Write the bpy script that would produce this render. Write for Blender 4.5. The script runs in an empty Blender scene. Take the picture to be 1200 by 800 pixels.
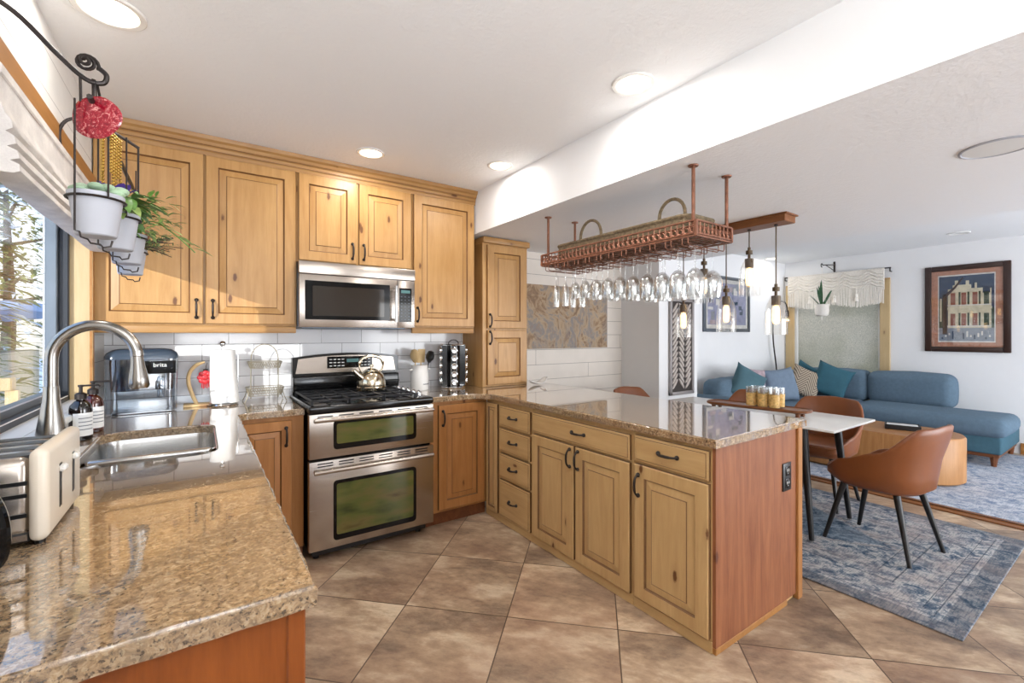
import bpy, bmesh, math, random
from mathutils import Vector, Matrix, noise
random.seed(7)
SC = bpy.context.scene
COL = SC.collection
PI = math.pi

# ---------------------------------------------------------------- camera, world, sun, exposure
CAM_H, F_PX, YAW, HORIZON = 1.325, 526.8, math.radians(34.607), 392.0
cd = bpy.data.cameras.new('camera'); cam = bpy.data.objects.new('camera', cd); COL.objects.link(cam)
cam.location = (0, 0, CAM_H); cam.rotation_euler = (PI / 2, 0, -YAW)
cd.sensor_width = 36; cd.lens = F_PX / 1200 * 36; cd.shift_y = -(400 - HORIZON) / 1200
cd.clip_start = 0.02; cd.clip_end = 200
SC.camera = cam
SC.view_settings.view_transform = 'Standard'; SC.view_settings.look = 'None'
SC.view_settings.gamma = 1; SC.view_settings.use_curve_mapping = False
SC.view_settings.exposure = 0.34
WORLD_STRENGTH = 1.6
SUN_STRENGTH = 3.4
CAN_POWER = 5.5
DAYLIGHT_FILL_POWER = 180.0
FRONT_FILL_POWER = 56.0

w = bpy.data.worlds.new('world'); SC.world = w; w.use_nodes = True
wn, wl = w.node_tree.nodes, w.node_tree.links
wn.clear()
wo = wn.new('ShaderNodeOutputWorld'); wb = wn.new('ShaderNodeBackground')
tc = wn.new('ShaderNodeTexCoord'); sx = wn.new('ShaderNodeSeparateXYZ')
cr = wn.new('ShaderNodeValToRGB')
wl.new(tc.outputs['Generated'], sx.inputs[0])
mr = wn.new('ShaderNodeMapRange'); mr.inputs[1].default_value = -1; mr.inputs[2].default_value = 1
wl.new(sx.outputs['Z'], mr.inputs[0]); wl.new(mr.outputs[0], cr.inputs[0])
e = cr.color_ramp.elements
e[0].position = 0.0; e[0].color = (0.55, 0.53, 0.50, 1)
e[1].position = 1.0; e[1].color = (0.30, 0.50, 0.95, 1)
q = cr.color_ramp.elements.new(0.485); q.color = (0.62, 0.60, 0.56, 1)
q = cr.color_ramp.elements.new(0.52); q.color = (1.0, 0.98, 0.95, 1)
q = cr.color_ramp.elements.new(0.62); q.color = (0.62, 0.78, 1.0, 1)
wl.new(cr.outputs[0], wb.inputs[0]); wb.inputs[1].default_value = WORLD_STRENGTH
wl.new(wb.outputs[0], wo.inputs[0])

sl = bpy.data.lights.new('sun', 'SUN'); sl.energy = SUN_STRENGTH; sl.angle = math.radians(0.6); sl.color = (1.0, 0.985, 0.96)
sun = bpy.data.objects.new('sun', sl); COL.objects.link(sun)
sun.rotation_euler = Vector((0.75, 1.0, -0.235)).to_track_quat('-Z', 'Y').to_euler()
sun.location = (-8, -10, 6)

dl = bpy.data.lights.new('daylight_fill', 'AREA'); dl.shape = 'RECTANGLE'; dl.size = 4.9; dl.size_y = 2.0; dl.energy = DAYLIGHT_FILL_POWER; dl.color = (0.95, 0.975, 1.0)
dlo = bpy.data.objects.new('daylight_fill', dl); COL.objects.link(dlo); dlo.location = (5.1, -3.15, 1.05); dlo.rotation_euler = (PI / 2 + 0.3, 0, 0)   # added fill lamp at the unseen open side of the living area

fl_ = bpy.data.lights.new('daylight_fill', 'AREA'); fl_.shape = 'RECTANGLE'; fl_.size = 1.15; fl_.size_y = 1.25; fl_.energy = FRONT_FILL_POWER; fl_.color = (0.96, 0.98, 1.0)
flo = bpy.data.objects.new('daylight_fill', fl_); COL.objects.link(flo); flo.location = (0.25, -1.86, 1.5); flo.rotation_euler = (PI / 2 + 0.85, 0, 0); fl_.spread = math.radians(120)   # added fill, tilted up to brighten the kitchen ceiling   # stands in for light through the unseen opening behind the camera

# ---------------------------------------------------------------- materials
def lin(c):
    return tuple((x / 12.92 if x <= 0.04045 else ((x + 0.055) / 1.055) ** 2.4) for x in (v / 255 for v in c))
class NT:
    """tiny node-tree helper"""
    def __init__(s, name):
        s.m = bpy.data.materials.new(name); s.m.use_nodes = True
        s.n, s.l = s.m.node_tree.nodes, s.m.node_tree.links
        s.b = s.n['Principled BSDF']; s.out = s.n['Material Output']
    def new(s, t, **kw):
        nd = s.n.new(t)
        for k, v in kw.items(): setattr(nd, k, v)
        return nd
    def link(s, a, b): s.l.new(a, b)
    def coord(s, kind='Object', scale=(1, 1, 1), rot=(0, 0, 0), rand=0.0):
        t = s.new('ShaderNodeTexCoord'); mp = s.new('ShaderNodeMapping')
        mp.inputs['Scale'].default_value = scale; mp.inputs['Rotation'].default_value = rot
        s.link(t.outputs[kind], mp.inputs[0])
        if rand:
            oi = s.new('ShaderNodeObjectInfo'); mu = s.new('ShaderNodeMath', operation='MULTIPLY'); mu.inputs[1].default_value = rand
            s.link(oi.outputs['Random'], mu.inputs[0])
            cx = s.new('ShaderNodeCombineXYZ')
            for i in range(3): s.link(mu.outputs[0], cx.inputs[i])
            s.link(cx.outputs[0], mp.inputs['Location'])
        return mp.outputs[0]
    def noise(s, vec, scale, detail=4, rough=0.55, dist=0.0):
        t = s.new('ShaderNodeTexNoise'); t.inputs['Scale'].default_value = scale; t.inputs['Detail'].default_value = detail
        t.inputs['Roughness'].default_value = rough; t.inputs['Distortion'].default_value = dist
        if vec is not None: s.link(vec, t.inputs['Vector'])
        return t.outputs['Fac']
    def ramp(s, fac, stops, interp='LINEAR'):
        r = s.new('ShaderNodeValToRGB'); r.color_ramp.interpolation = interp
        el = r.color_ramp.elements
        while len(el) < len(stops): el.new(0.5)
        for i, (p, c) in enumerate(stops):
            el[i].position = p; el[i].color = (*c, 1) if len(c) == 3 else c
        s.link(fac, r.inputs[0]); return r.outputs[0]
    def mix(s, fac, a, b, blend='MIX'):
        m = s.new('ShaderNodeMix', data_type='RGBA', blend_type=blend)
        for sock, v in ((m.inputs[0], fac), (m.inputs[6], a), (m.inputs[7], b)):
            if hasattr(v, 'is_output'): s.link(v, sock)
            elif isinstance(v, (int, float)): sock.default_value = v
            else: sock.default_value = (*v, 1)
        return m.outputs[2]
    def math(s, op, a, b=0.0, c=None):
        m = s.new('ShaderNodeMath', operation=op)
        for i, v in enumerate((a, b) if c is None else (a, b, c)):
            if hasattr(v, 'is_output'): s.link(v, m.inputs[i])
            else: m.inputs[i].default_value = v
        return m.outputs[0]
    def sep(s, vec):
        x = s.new('ShaderNodeSeparateXYZ'); s.link(vec, x.inputs[0]); return x.outputs
    def bump(s, h, strength=0.3, dist=0.002):
        b = s.new('ShaderNodeBump'); b.inputs['Strength'].default_value = strength; b.inputs['Distance'].default_value = dist
        s.link(h, b.inputs['Height']); s.link(b.outputs[0], s.b.inputs['Normal'])
    def color(s, v):
        if hasattr(v, 'is_output'): s.link(v, s.b.inputs['Base Color'])
        else: s.b.inputs['Base Color'].default_value = (*v, 1)
    def set(s, rough=0.5, metal=0.0, spec=0.5, coat=0.0):
        s.b.inputs['Roughness'].default_value = rough; s.b.inputs['Metallic'].default_value = metal
        s.b.inputs['Specular IOR Level'].default_value = spec
        if coat: s.b.inputs['Coat Weight'].default_value = coat; s.b.inputs['Coat Roughness'].default_value = 0.1

def plain(name, rgb, rough=0.5, metal=0.0, spec=0.5, var=0.06, scale=8, bump=0.0):
    t = NT(name); c = lin(rgb); v = t.coord('Object', rand=3.0)
    f = t.noise(v, scale, 4)
    t.color(t.ramp(f, [(0.25, tuple(x * (1 - var) for x in c)), (0.75, tuple(min(1, x * (1 + var)) for x in c))]))
    t.set(rough, metal, spec)
    if bump: t.bump(t.noise(v, 180, 3), bump, 0.001)
    return t.m

def wood(name, light, dark, axis='z', rough=0.42, knots=0.5, knot_rgb=(96, 56, 26)):
    t = NT(name)
    s = {'x': (1.2, 14, 14), 'y': (14, 1.2, 14), 'z': (14, 14, 1.2)}[axis]
    base = t.coord('Object', rand=9.0)
    mp = t.new('ShaderNodeMapping'); mp.inputs['Scale'].default_value = s; t.link(base, mp.inputs[0])
    g = t.noise(mp.outputs[0], 1.6, 6, 0.6, 0.8)
    fine = t.noise(mp.outputs[0], 9, 3, 0.7)
    cloud = t.noise(base, 5, 3)
    L, D = lin(light), lin(dark)
    c = t.ramp(g, [(0.28, D), (0.5, tuple((a + b) / 2 for a, b in zip(L, D))), (0.72, L)])
    c = t.mix(0.22, c, t.ramp(fine, [(0.3, D), (0.7, L)]))
    c = t.mix(t.math('MULTIPLY', cloud, 0.35), c, tuple(x * 0.72 for x in D))
    if knots:
        ks = {'x': (3.6, 9, 9), 'y': (9, 3.6, 9), 'z': (9, 9, 3.6)}[axis]
        km = t.new('ShaderNodeMapping'); km.inputs['Scale'].default_value = ks; t.link(base, km.inputs[0])
        vo = t.new('ShaderNodeTexVoronoi'); vo.inputs['Scale'].default_value = 1.0; t.link(km.outputs[0], vo.inputs['Vector'])
        wob = t.noise(base, 60, 2)
        d = t.math('ADD', vo.outputs['Distance'], t.math('MULTIPLY', wob, 0.06))
        k = t.ramp(d, [(0.10, (1, 1, 1)), (0.145, (0, 0, 0))])
        halo = t.ramp(d, [(0.12, (1, 1, 1)), (0.30, (0, 0, 0))])
        c = t.mix(t.math('MULTIPLY', halo, 0.35), c, tuple(x * 0.7 for x in D))
        c = t.mix(t.math('MULTIPLY', k, knots), c, lin(knot_rgb))
    t.color(c); t.set(rough, 0, 0.4); t.bump(g, 0.06, 0.002)
    return t.m

M = {}
M['pine'] = wood('knotty_pine', (198, 156, 100), (168, 122, 68), 'z', 0.36, 0.95)
M['pine_y'] = wood('knotty_pine_drawers', (198, 156, 100), (168, 122, 68), 'y', 0.36, 0.95)
M['pine_x'] = wood('knotty_pine_rails', (186, 144, 90), (156, 112, 62), 'x', 0.38, 0.95)
M['pine_p'] = wood('lit_knotty_pine', (212, 178, 126), (188, 150, 98), 'z', 0.38, 0.95)  # same knotty pine made paler: window light put into the peninsula colour
M['pine_lit_y'] = wood('lit_knotty_pine_drawers', (212, 178, 126), (188, 150, 98), 'y', 0.38, 0.95)  # drawer grain of the same pine, window light in its colour
M['honey'] = wood('honey_pine', (186, 132, 78), (156, 102, 54), 'z', 0.38, 0.9)
M['orange'] = wood('orange_fir', (160, 88, 36), (120, 60, 22), 'z', 0.36, 0.0)
M['cedar'] = wood('reddish_cedar', (176, 114, 74), (118, 64, 36), 'z', 0.5, 0.9, (92, 46, 26))
M['casing'] = wood('window_casing_pine', (184, 130, 70), (156, 104, 52), 'y', 0.45, 0.6)
M['casing_lit_z'] = wood('lit_casing_pine_upright', (212, 188, 146), (190, 162, 116), 'z', 0.45, 0.6)  # paler than the header casing: sun glare on the jamb put into the colour
M['glaze'] = plain('dark_glaze', (112, 74, 38), 0.5)
M['glaze_p'] = plain('brown_glaze', (118, 84, 50), 0.5)
M['walnut'] = wood('walnut', (132, 80, 46), (92, 52, 30), 'y', 0.4, 0.0)
M['traywood'] = wood('tray_wood', (146, 92, 52), (106, 62, 34), 'y', 0.35, 0.0)
M['drum'] = wood('mango_wood', (196, 146, 92), (158, 106, 60), 'z', 0.4, 0.0)
M['canopywood'] = wood('canopy_wood', (150, 96, 52), (112, 66, 34), 'y', 0.4, 0.0)
M['palewood'] = wood('pale_wood', (226, 198, 150), (206, 172, 120), 'z', 0.5, 0.0)
M['iron'] = plain('dark_iron', (52, 46, 44), 0.45, 0.6)
M['black'] = plain('black_plastic', (20, 20, 22), 0.35)
M['gloss_black'] = plain('gloss_black', (10, 10, 11), 0.06, 0, 0.3)
M['enamel'] = plain('black_enamel', (16, 16, 17), 0.15)
M['cast'] = plain('cast_iron', (28, 28, 32), 0.5, 0.2)
M['bronze'] = plain('bronze', (96, 82, 66), 0.4, 0.8)
M['white'] = plain('white_ceramic', (238, 236, 232), 0.25, var=0.02)
M['whiteplastic'] = plain('white_plastic', (225, 224, 220), 0.4, var=0.02)
M['cream'] = plain('cream_enamel', (226, 214, 196), 0.25, var=0.03)
M['paper'] = plain('paper', (240, 240, 238), 0.9, bump=0.2, var=0.02)
M['chrome'] = plain('chrome', (215, 215, 215), 0.12, 1.0, var=0.01)
M['gold'] = plain('gold_beads', (214, 176, 92), 0.25, 0.9)
M['greywire'] = plain('antique_white_wire', (160, 152, 134), 0.5, 0.5)
M['potgrey'] = plain('pale_grey_pot', (176, 178, 186), 0.6, var=0.03)
M['soil'] = plain('soil', (70, 52, 40), 0.9)
M['leaf'] = plain('leaf_green', (96, 138, 62), 0.45, var=0.3, scale=30)
M['leaf2'] = plain('leaf_light', (160, 184, 104), 0.45, var=0.3, scale=30)
M['succulent'] = plain('succulent_green', (150, 176, 146), 0.5, var=0.2, scale=20)
M['rosemary'] = plain('rosemary_green', (96, 122, 70), 0.6, var=0.3)
M['snake'] = plain('snake_leaf', (52, 92, 58), 0.4, var=0.4, scale=40)
M['purple'] = plain('purple_petals', (86, 58, 150), 0.6)
M['rope'] = plain('rope', (118, 102, 78), 0.9, var=0.55, scale=70, bump=0.5)
M['leather'] = plain('tan_leather', (128, 72, 36), 0.36, 0, 0.5, var=0.1, scale=5, bump=0.12)
M['blackwood'] = plain('black_wood_leg', (22, 20, 20), 0.4)
M['tabletop'] = plain('white_tabletop', (232, 230, 226), 0.22, var=0.02)
M['sofa'] = plain('blue_sofa', (94, 114, 130), 0.9, 0, 0.2, var=0.1, scale=30, bump=0.35)
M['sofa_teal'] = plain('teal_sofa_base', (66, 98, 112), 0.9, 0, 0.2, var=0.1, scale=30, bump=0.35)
M['teal'] = plain('teal_velvet', (46, 88, 102), 0.8, 0, 0.3, var=0.15, scale=10)
M['tealgrey'] = plain('grey_teal_cloth', (74, 104, 114), 0.85, 0, 0.3, var=0.12, scale=10, bump=0.3)
M['bluegrey'] = plain('blue_grey_cloth', (112, 128, 146), 0.9, 0, 0.2, var=0.08, scale=20, bump=0.3)
M['macrame'] = plain('cotton_cord', (236, 230, 220), 0.95, var=0.08, scale=60, bump=0.4)
M['ceramic_tex'] = plain('textured_white_pot', (222, 216, 206), 0.7, var=0.08, scale=60, bump=0.6)
M['aluminium'] = plain('window_alu_grey', (110, 118, 126), 0.4, 0.5)
M['framedark'] = plain('window_frame_black', (34, 38, 46), 0.4)
M['picdark'] = plain('picture_frame_brown', (52, 34, 28), 0.3)
M['picgrey'] = plain('picture_frame_grey', (92, 98, 106), 0.35, 0.4)
M['snow'] = plain('snow', (236, 240, 248), 0.9, var=0.03)
M['bark'] = plain('bark', (92, 76, 58), 0.9, var=0.3, scale=20)
M['olive'] = plain('olive_needles', (150, 148, 84), 0.8, var=0.4, scale=6)
M['olive2'] = plain('green_needles', (104, 116, 74), 0.8, var=0.4, scale=6)
M['shedwood'] = plain('pale_siding', (206, 184, 150), 0.8, var=0.08)
M['shedroof'] = plain('blue_grey_roof', (150, 172, 204), 0.7)
M['amber_glass'] = plain('amber_pattern', (216, 178, 112), 0.2, var=0.4, scale=60)
M['red'] = plain('red_ornament', (206, 52, 60), 0.3, var=0.4, scale=30)

def steel(name, rgb=(178, 168, 158), rough=0.26, axis='x'):
    t = NT(name); s = {'x': (2, 400, 400), 'y': (400, 2, 400), 'z': (400, 400, 2)}[axis]
    f = t.noise(t.coord('Object', s), 1, 2)
    c = lin(rgb)
    t.color(t.ramp(f, [(0.3, tuple(x * 0.95 for x in c)), (0.7, tuple(min(1, x * 1.04) for x in c))]))
    t.set(rough, 1.0); r = t.math('MULTIPLY_ADD', f, 0.06, rough - 0.03); t.link(r, t.b.inputs['Roughness'])
    return t.m
M['steel'] = steel('brushed_stainless')
M['steel_v'] = steel('brushed_nickel', (168, 164, 158), 0.24, 'z')
M['sinksteel'] = steel('sink_stainless', (196, 194, 190), 0.22, 'x')
M['copper'] = plain('aged_copper', (138, 94, 74), 0.45, 0.65, var=0.35, scale=40)
M['goldkettle'] = plain('warm_polished_steel', (214, 202, 178), 0.12, 1.0, var=0.02)

def glass(name, tint=(1, 1, 1), base=0.05, edge=0.55, rough=0.02, gl=(1, 1, 1)):
    t = NT(name); t.n.remove(t.b)
    tr = t.new('ShaderNodeBsdfTransparent'); tr.inputs[0].default_value = (*tint, 1)
    g = t.new('ShaderNodeBsdfGlossy'); g.inputs['Color'].default_value = (*gl, 1); g.inputs['Roughness'].default_value = rough
    lw = t.new('ShaderNodeLayerWeight'); lw.inputs['Blend'].default_value = 0.35
    f = t.math('MULTIPLY_ADD', t.math('POWER', lw.outputs['Facing'], 2.5), edge, base)
    mx = t.new('ShaderNodeMixShader'); t.link(f, mx.inputs[0]); t.link(tr.outputs[0], mx.inputs[1]); t.link(g.outputs[0], mx.inputs[2])
    t.link(mx.outputs[0], t.out.inputs[0]); return t.m
M['glass'] = glass('clear_glass', (0.96, 0.97, 0.97), 0.20, 0.8, 0.04)
M['pane'] = glass('window_pane', (0.97, 0.98, 0.98), 0.04, 0.35, 0.0)
M['tankglass'] = glass('clear_tank_plastic', (0.66, 0.72, 0.78), 0.16, 0.6, 0.08)
M['ovenglass'] = glass('oven_glass', (0.35, 0.40, 0.16), 0.14, 0.5, 0.03, (0.85, 0.95, 0.6))
M['amber'] = glass('amber_bottle_glass', (0.45, 0.12, 0.04), 0.08, 0.4, 0.05)
M['darkamber'] = glass('dark_bottle_glass', (0.10, 0.04, 0.03), 0.08, 0.4, 0.05)

def emit(name, rgb, strength):
    t = NT(name); t.b.inputs['Base Color'].default_value = (*lin(rgb), 1)
    t.b.inputs['Emission Color'].default_value = (*lin(rgb), 1); t.b.inputs['Emission Strength'].default_value = strength
    return t.m
M['can_glow'] = emit('lamp_diffuser', (255, 240, 214), 3.0)
M['bulb'] = emit('bulb_filament', (255, 208, 140), 3.0)
M['lcd'] = emit('lcd', (70, 110, 110), 0.25)

def m_granite():
    t = NT('granite'); v = t.coord('Object')
    big = t.noise(v, 7, 5, 0.6, 0.6); mid = t.noise(v, 62, 5, 0.68, 0.8); 
    vo = t.new('ShaderNodeTexVoronoi'); vo.inputs['Scale'].default_value = 190; t.link(v, vo.inputs['Vector'])
    c = t.ramp(mid, [(0.30, lin((70, 58, 48))), (0.41, lin((124, 100, 74))), (0.54, lin((168, 138, 102))), (0.70, lin((204, 184, 154)))])
    c = t.mix(t.ramp(big, [(0.38, (0, 0, 0)), (0.62, (0.55, 0.55, 0.55))]), c, lin((150, 130, 108)))
    sp = t.noise(v, 150, 3, 0.6)
    c = t.mix(t.ramp(sp, [(0.36, (0.85, 0.85, 0.85)), (0.44, (0, 0, 0))]), c, lin((58, 48, 42)))
    bw = t.new('ShaderNodeRGBToBW'); t.link(vo.outputs['Color'], bw.inputs[0])
    c = t.mix(t.ramp(bw.outputs[0], [(0.74, (0, 0, 0)), (0.80, (0.3, 0.3, 0.3))]), c, lin((206, 186, 154)))
    t.color(c); t.set(0.08, 0, 0.6, 1.0); t.b.inputs['Coat Roughness'].default_value = 0.02; t.b.inputs['Coat IOR'].default_value = 1.9; return t.m
M['granite'] = m_granite()

def m_floor():
    t = NT('slate_tile')
    v = t.coord('Object', rot=(0, 0, PI / 4))
    mp = t.new('ShaderNodeMapping'); S = 1 / 0.507; mp.inputs['Scale'].default_value = (S, S, S)
    # tile joints pass through the world point (1.18, 1.751)
    a, b = (1.18 - 1.751) / math.sqrt(2) * S, (1.18 + 1.751) / math.sqrt(2) * S
    mp.inputs['Location'].default_value = (-a, -b, 0.31)
    t.link(v, mp.inputs[0])
    X, Y, Z = t.sep(mp.outputs[0])
    fx, fy = t.math('FRACT', X), t.math('FRACT', Y)
    dx = t.math('MINIMUM', fx, t.math('SUBTRACT', 1, fx)); dy = t.math('MINIMUM', fy, t.math('SUBTRACT', 1, fy))
    grout = t.math('LESS_THAN', t.math('MINIMUM', dx, dy), 0.0055)
    cx = t.new('ShaderNodeCombineXYZ'); t.link(t.math('FLOOR', X), cx.inputs[0]); t.link(t.math('FLOOR', Y), cx.inputs[1])
    wn_ = t.new('ShaderNodeTexWhiteNoise', noise_dimensions='2D'); t.link(cx.outputs[0], wn_.inputs['Vector'])
    off = t.new('ShaderNodeVectorMath', operation='MULTIPLY_ADD'); t.link(wn_.outputs['Color'], off.inputs[0]); off.inputs[1].default_value = (7, 7, 7); t.link(v, off.inputs[2])
    st = t.new('ShaderNodeMapping'); st.inputs['Scale'].default_value = (1.0, 1.9, 1); st.inputs['Rotation'].default_value = (0, 0, 0.5); t.link(off.outputs[0], st.inputs[0])
    n1 = t.noise(st.outputs[0], 2.6, 10, 0.68, 0.15); n2 = t.noise(st.outputs[0], 16, 8, 0.72)
    c = t.ramp(n1, [(0.34, lin((82, 64, 52))), (0.44, lin((128, 102, 80))), (0.53, lin((166, 138, 108))), (0.64, lin((212, 192, 162)))])
    c = t.mix(0.38, c, t.ramp(n2, [(0.3, lin((100, 80, 66))), (0.7, lin((188, 164, 134)))]))
    n3 = t.noise(off.outputs[0], 1.5, 3)
    c = t.mix(t.ramp(n3, [(0.45, (0, 0, 0)), (0.7, (0.35, 0.35, 0.35))]), c, lin((146, 106, 82)))
    hv = t.new('ShaderNodeHueSaturation'); hv.inputs['Saturation'].default_value = 0.92
    t.link(t.math('MULTIPLY_ADD', wn_.outputs['Value'], 0.40, 0.90), hv.inputs['Value']); t.link(c, hv.inputs['Color'])
    c = t.mix(grout, hv.outputs[0], lin((88, 70, 56)))
    t.color(c); t.set(0.36, 0, 0.45); t.bump(n2, 0.25, 0.004); return t.m
M['floor'] = m_floor()

def m_ceiling():
    t = NT('textured_ceiling_paint'); v = t.coord('Object')
    t.color(lin((240, 241, 242))); t.set(0.75, 0, 0.25)
    t.bump(t.math('ADD', t.noise(v, 55, 4), t.noise(v, 18, 3)), 0.35, 0.006); return t.m
M['ceil'] = m_ceiling()
M['wall'] = plain('white_wall_paint', (232, 232, 232), 0.7, 0, 0.25, var=0.01, bump=0.1)

def m_planks(name, rgb, axis, pitch, line=(120, 112, 104), horizontal='z'):
    t = NT(name); v = t.coord('Object'); x = t.sep(v)
    z = t.math('DIVIDE', x[2], pitch); f = t.math('FRACT', z); row = t.math('FLOOR', z)
    u = t.math('ADD', t.math('DIVIDE', x[0 if axis == 'x' else 1], 1.9), t.math('MULTIPLY', row, 0.37))
    fu = t.math('FRACT', u)
    gap = t.math('MAXIMUM', t.math('LESS_THAN', f, 0.022), t.math('LESS_THAN', fu, 0.0018))
    n = t.noise(v, 6, 4)
    c = t.ramp(n, [(0.3, lin(tuple(k * 0.97 for k in rgb))), (0.7, lin(rgb))])
    t.color(t.mix(gap, c, lin(line))); t.set(0.6, 0, 0.3); return t.m
M['shiplap_x'] = m_planks('shiplap_back', (228, 220, 210), 'x', 0.147)
M['shiplap_y'] = m_planks('shiplap_left', (232, 230, 226), 'y', 0.147, (170, 166, 162))

def m_subway():
    t = NT('subway_tile'); v = t.coord('Object'); X, Y, Z = t.sep(v)
    z = t.math('DIVIDE', t.math('SUBTRACT', Z, 0.944), 0.106); row = t.math('FLOOR', z); f = t.math('FRACT', z)
    u = t.math('ADD', t.math('DIVIDE', X, 0.285), t.math('MULTIPLY', t.math('MODULO', row, 2.0), 0.5)); fu = t.math('FRACT', u)
    gap = t.math('MAXIMUM', t.math('LESS_THAN', f, 0.03), t.math('LESS_THAN', fu, 0.011))
    cx = t.new('ShaderNodeCombineXYZ'); t.link(t.math('FLOOR', u), cx.inputs[0]); t.link(row, cx.inputs[1])
    w_ = t.new('ShaderNodeTexWhiteNoise', noise_dimensions='2D'); t.link(cx.outputs[0], w_.inputs['Vector'])
    c = t.ramp(w_.outputs['Value'], [(0, lin((222, 223, 226))), (1, lin((238, 238, 240)))])
    t.color(t.mix(gap, c, lin((112, 110, 110)))); t.set(0.12, 0, 0.5); t.bump(t.math('SUBTRACT', 1, gap), 0.2, 0.002); return t.m
M['subway'] = m_subway()

def m_rug(name, dark, light, warm, x0, x1, y0, y1, borders=True):
    """distressed oriental rug; x0..y1 are the rug's own half extents in object space"""
    t = NT(name); v = t.coord('Object'); X, Y, Z = t.sep(v)
    n1 = t.noise(v, 16, 7, 0.78, 0.5); n2 = t.noise(v, 3.2, 4, 0.6)
    st = t.new('ShaderNodeMapping'); st.inputs['Scale'].default_value = (14, 150, 1); t.link(v, st.inputs[0]); n3 = t.noise(st.outputs[0], 1, 3, 0.7)
    c = t.ramp(n1, [(0.39, lin(dark)), (0.475, lin(tuple((a + b) / 2 for a, b in zip(dark, light)))), (0.55, lin(light))])
    c = t.mix(t.ramp(n2, [(0.42, (0, 0, 0)), (0.68, (0.75, 0.75, 0.75))]), c, lin(warm))
    c = t.mix(t.ramp(n3, [(0.38, (0.45, 0.45, 0.45)), (0.52, (0, 0, 0))]), c, lin(dark))
    if borders:
        ax = t.math('SUBTRACT', x1, t.math('ABSOLUTE', X)); ay = t.math('SUBTRACT', y1, t.math('ABSOLUTE', Y))
        d = t.math('MINIMUM', ax, ay)
        for p, wd, k in ((0.045, 0.09, 1), (0.12, 0.006, 1), (0.17, 0.004, 1), (0.33, 0.008, 1), (0.42, 0.005, 1)):
            msk = t.math('LESS_THAN', t.math('ABSOLUTE', t.math('SUBTRACT', d, p)), wd / 2)
            c = t.mix(t.math('MULTIPLY', msk, 0.62 if wd < 0.05 else 0.45), c, lin(tuple(k2 * 0.75 for k2 in dark)))
        # zig-zag teeth in the guard bands and a lozenge field
        sw = t.math('PINGPONG', t.math('ADD', X, t.math('MULTIPLY', Y, 1.0)), 0.03)
        teeth = t.math('MULTIPLY', t.math('LESS_THAN', t.math('ABSOLUTE', t.math('SUBTRACT', d, 0.145)), 0.02), t.math('LESS_THAN', sw, 0.013))
        c = t.mix(t.math('MULTIPLY', teeth, 0.4), c, lin(dark))
        dia = t.math('ADD', t.math('DIVIDE', t.math('ABSOLUTE', X), x1 * 0.62), t.math('DIVIDE', t.math('ABSOLUTE', Y), y1 * 0.62))
        fld = t.ramp(dia, [(0.97, (0.75, 0.75, 0.75)), (1.0, (0, 0, 0))])
        blue = t.ramp(n1, [(0.38, lin(tuple(k2 * 0.85 for k2 in dark))), (0.6, lin((118, 138, 154)))])
        c = t.mix(fld, c, blue)
        edge = t.math('LESS_THAN', t.math('ABSOLUTE', t.math('SUBTRACT', dia, 1.06)), 0.03)
        c = t.mix(t.math('MULTIPLY', t.math('MULTIPLY', edge, t.math('LESS_THAN', sw, 0.018)), 0.5), c, lin(warm))
    t.color(c); t.set(0.95, 0, 0.1); t.bump(n3, 0.4, 0.003); return t.m

def m_relief():
    t = NT('relief_map'); v = t.coord('Object', (1, 1, 0.8), (0, 0.5, 0))
    n = t.noise(v, 4.0, 9, 0.68, 2.4); n2 = t.noise(v, 2.4, 4, 0.6, 1.0)
    c = t.ramp(n, [(0.30, lin((88, 70, 56))), (0.42, lin((142, 114, 86))), (0.5, lin((176, 152, 122))), (0.58, lin((134, 128, 124))), (0.68, lin((160, 128, 94)))])
    c = t.mix(t.ramp(n2, [(0.5, (0, 0, 0)), (0.66, (0.5, 0.5, 0.5))]), c, lin((116, 118, 124)))
    t.color(c); t.set(0.6); t.bump(n, 0.9, 0.02); return t.m
M['relief'] = m_relief()
def m_frost():
    t = NT('obscure_glass'); v = t.coord('Object')
    n = t.noise(v, 160, 2)
    Z = t.sep(v)
    c = t.ramp(n, [(0.35, lin((184, 180, 164))), (0.65, lin((236, 228, 212)))])
    n2 = t.noise(v, 1.6, 2)
    c = t.mix(t.ramp(n2, [(0.4, (0, 0, 0)), (0.6, (0.5, 0.5, 0.5))]), c, lin((172, 170, 142)))
    t.n.remove(t.b)
    tl = t.new('ShaderNodeBsdfTranslucent'); t.link(c, tl.inputs[0])
    df = t.new('ShaderNodeBsdfDiffuse'); t.link(c, df.inputs[0])
    g = t.new('ShaderNodeBsdfGlossy'); g.inputs['Roughness'].default_value = 0.15
    m1 = t.new('ShaderNodeMixShader'); m1.inputs[0].default_value = 0.4; t.link(tl.outputs[0], m1.inputs[1]); t.link(df.outputs[0], m1.inputs[2])
    m2 = t.new('ShaderNodeMixShader'); m2.inputs[0].default_value = 0.06; t.link(m1.outputs[0], m2.inputs[1]); t.link(g.outputs[0], m2.inputs[2])
    t.link(m2.outputs[0], t.out.inputs[0]); return t.m
M['frost'] = m_frost()
def m_chevron():
    t = NT('tan_patterned_cloth'); v = t.coord('Object'); X, Y, Z = t.sep(v)
    s = t.math('PINGPONG', X, 0.11); r = t.math('FRACT', t.math('MULTIPLY', t.math('ADD', Z, t.math('MULTIPLY', s, 1.4)), 24))
    c = t.mix(t.math('LESS_THAN', r, 0.42), lin((176, 162, 144)), lin((104, 92, 80)))
    t.color(c); t.set(0.9, 0, 0.2); return t.m
M['chevron'] = m_chevron()
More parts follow.
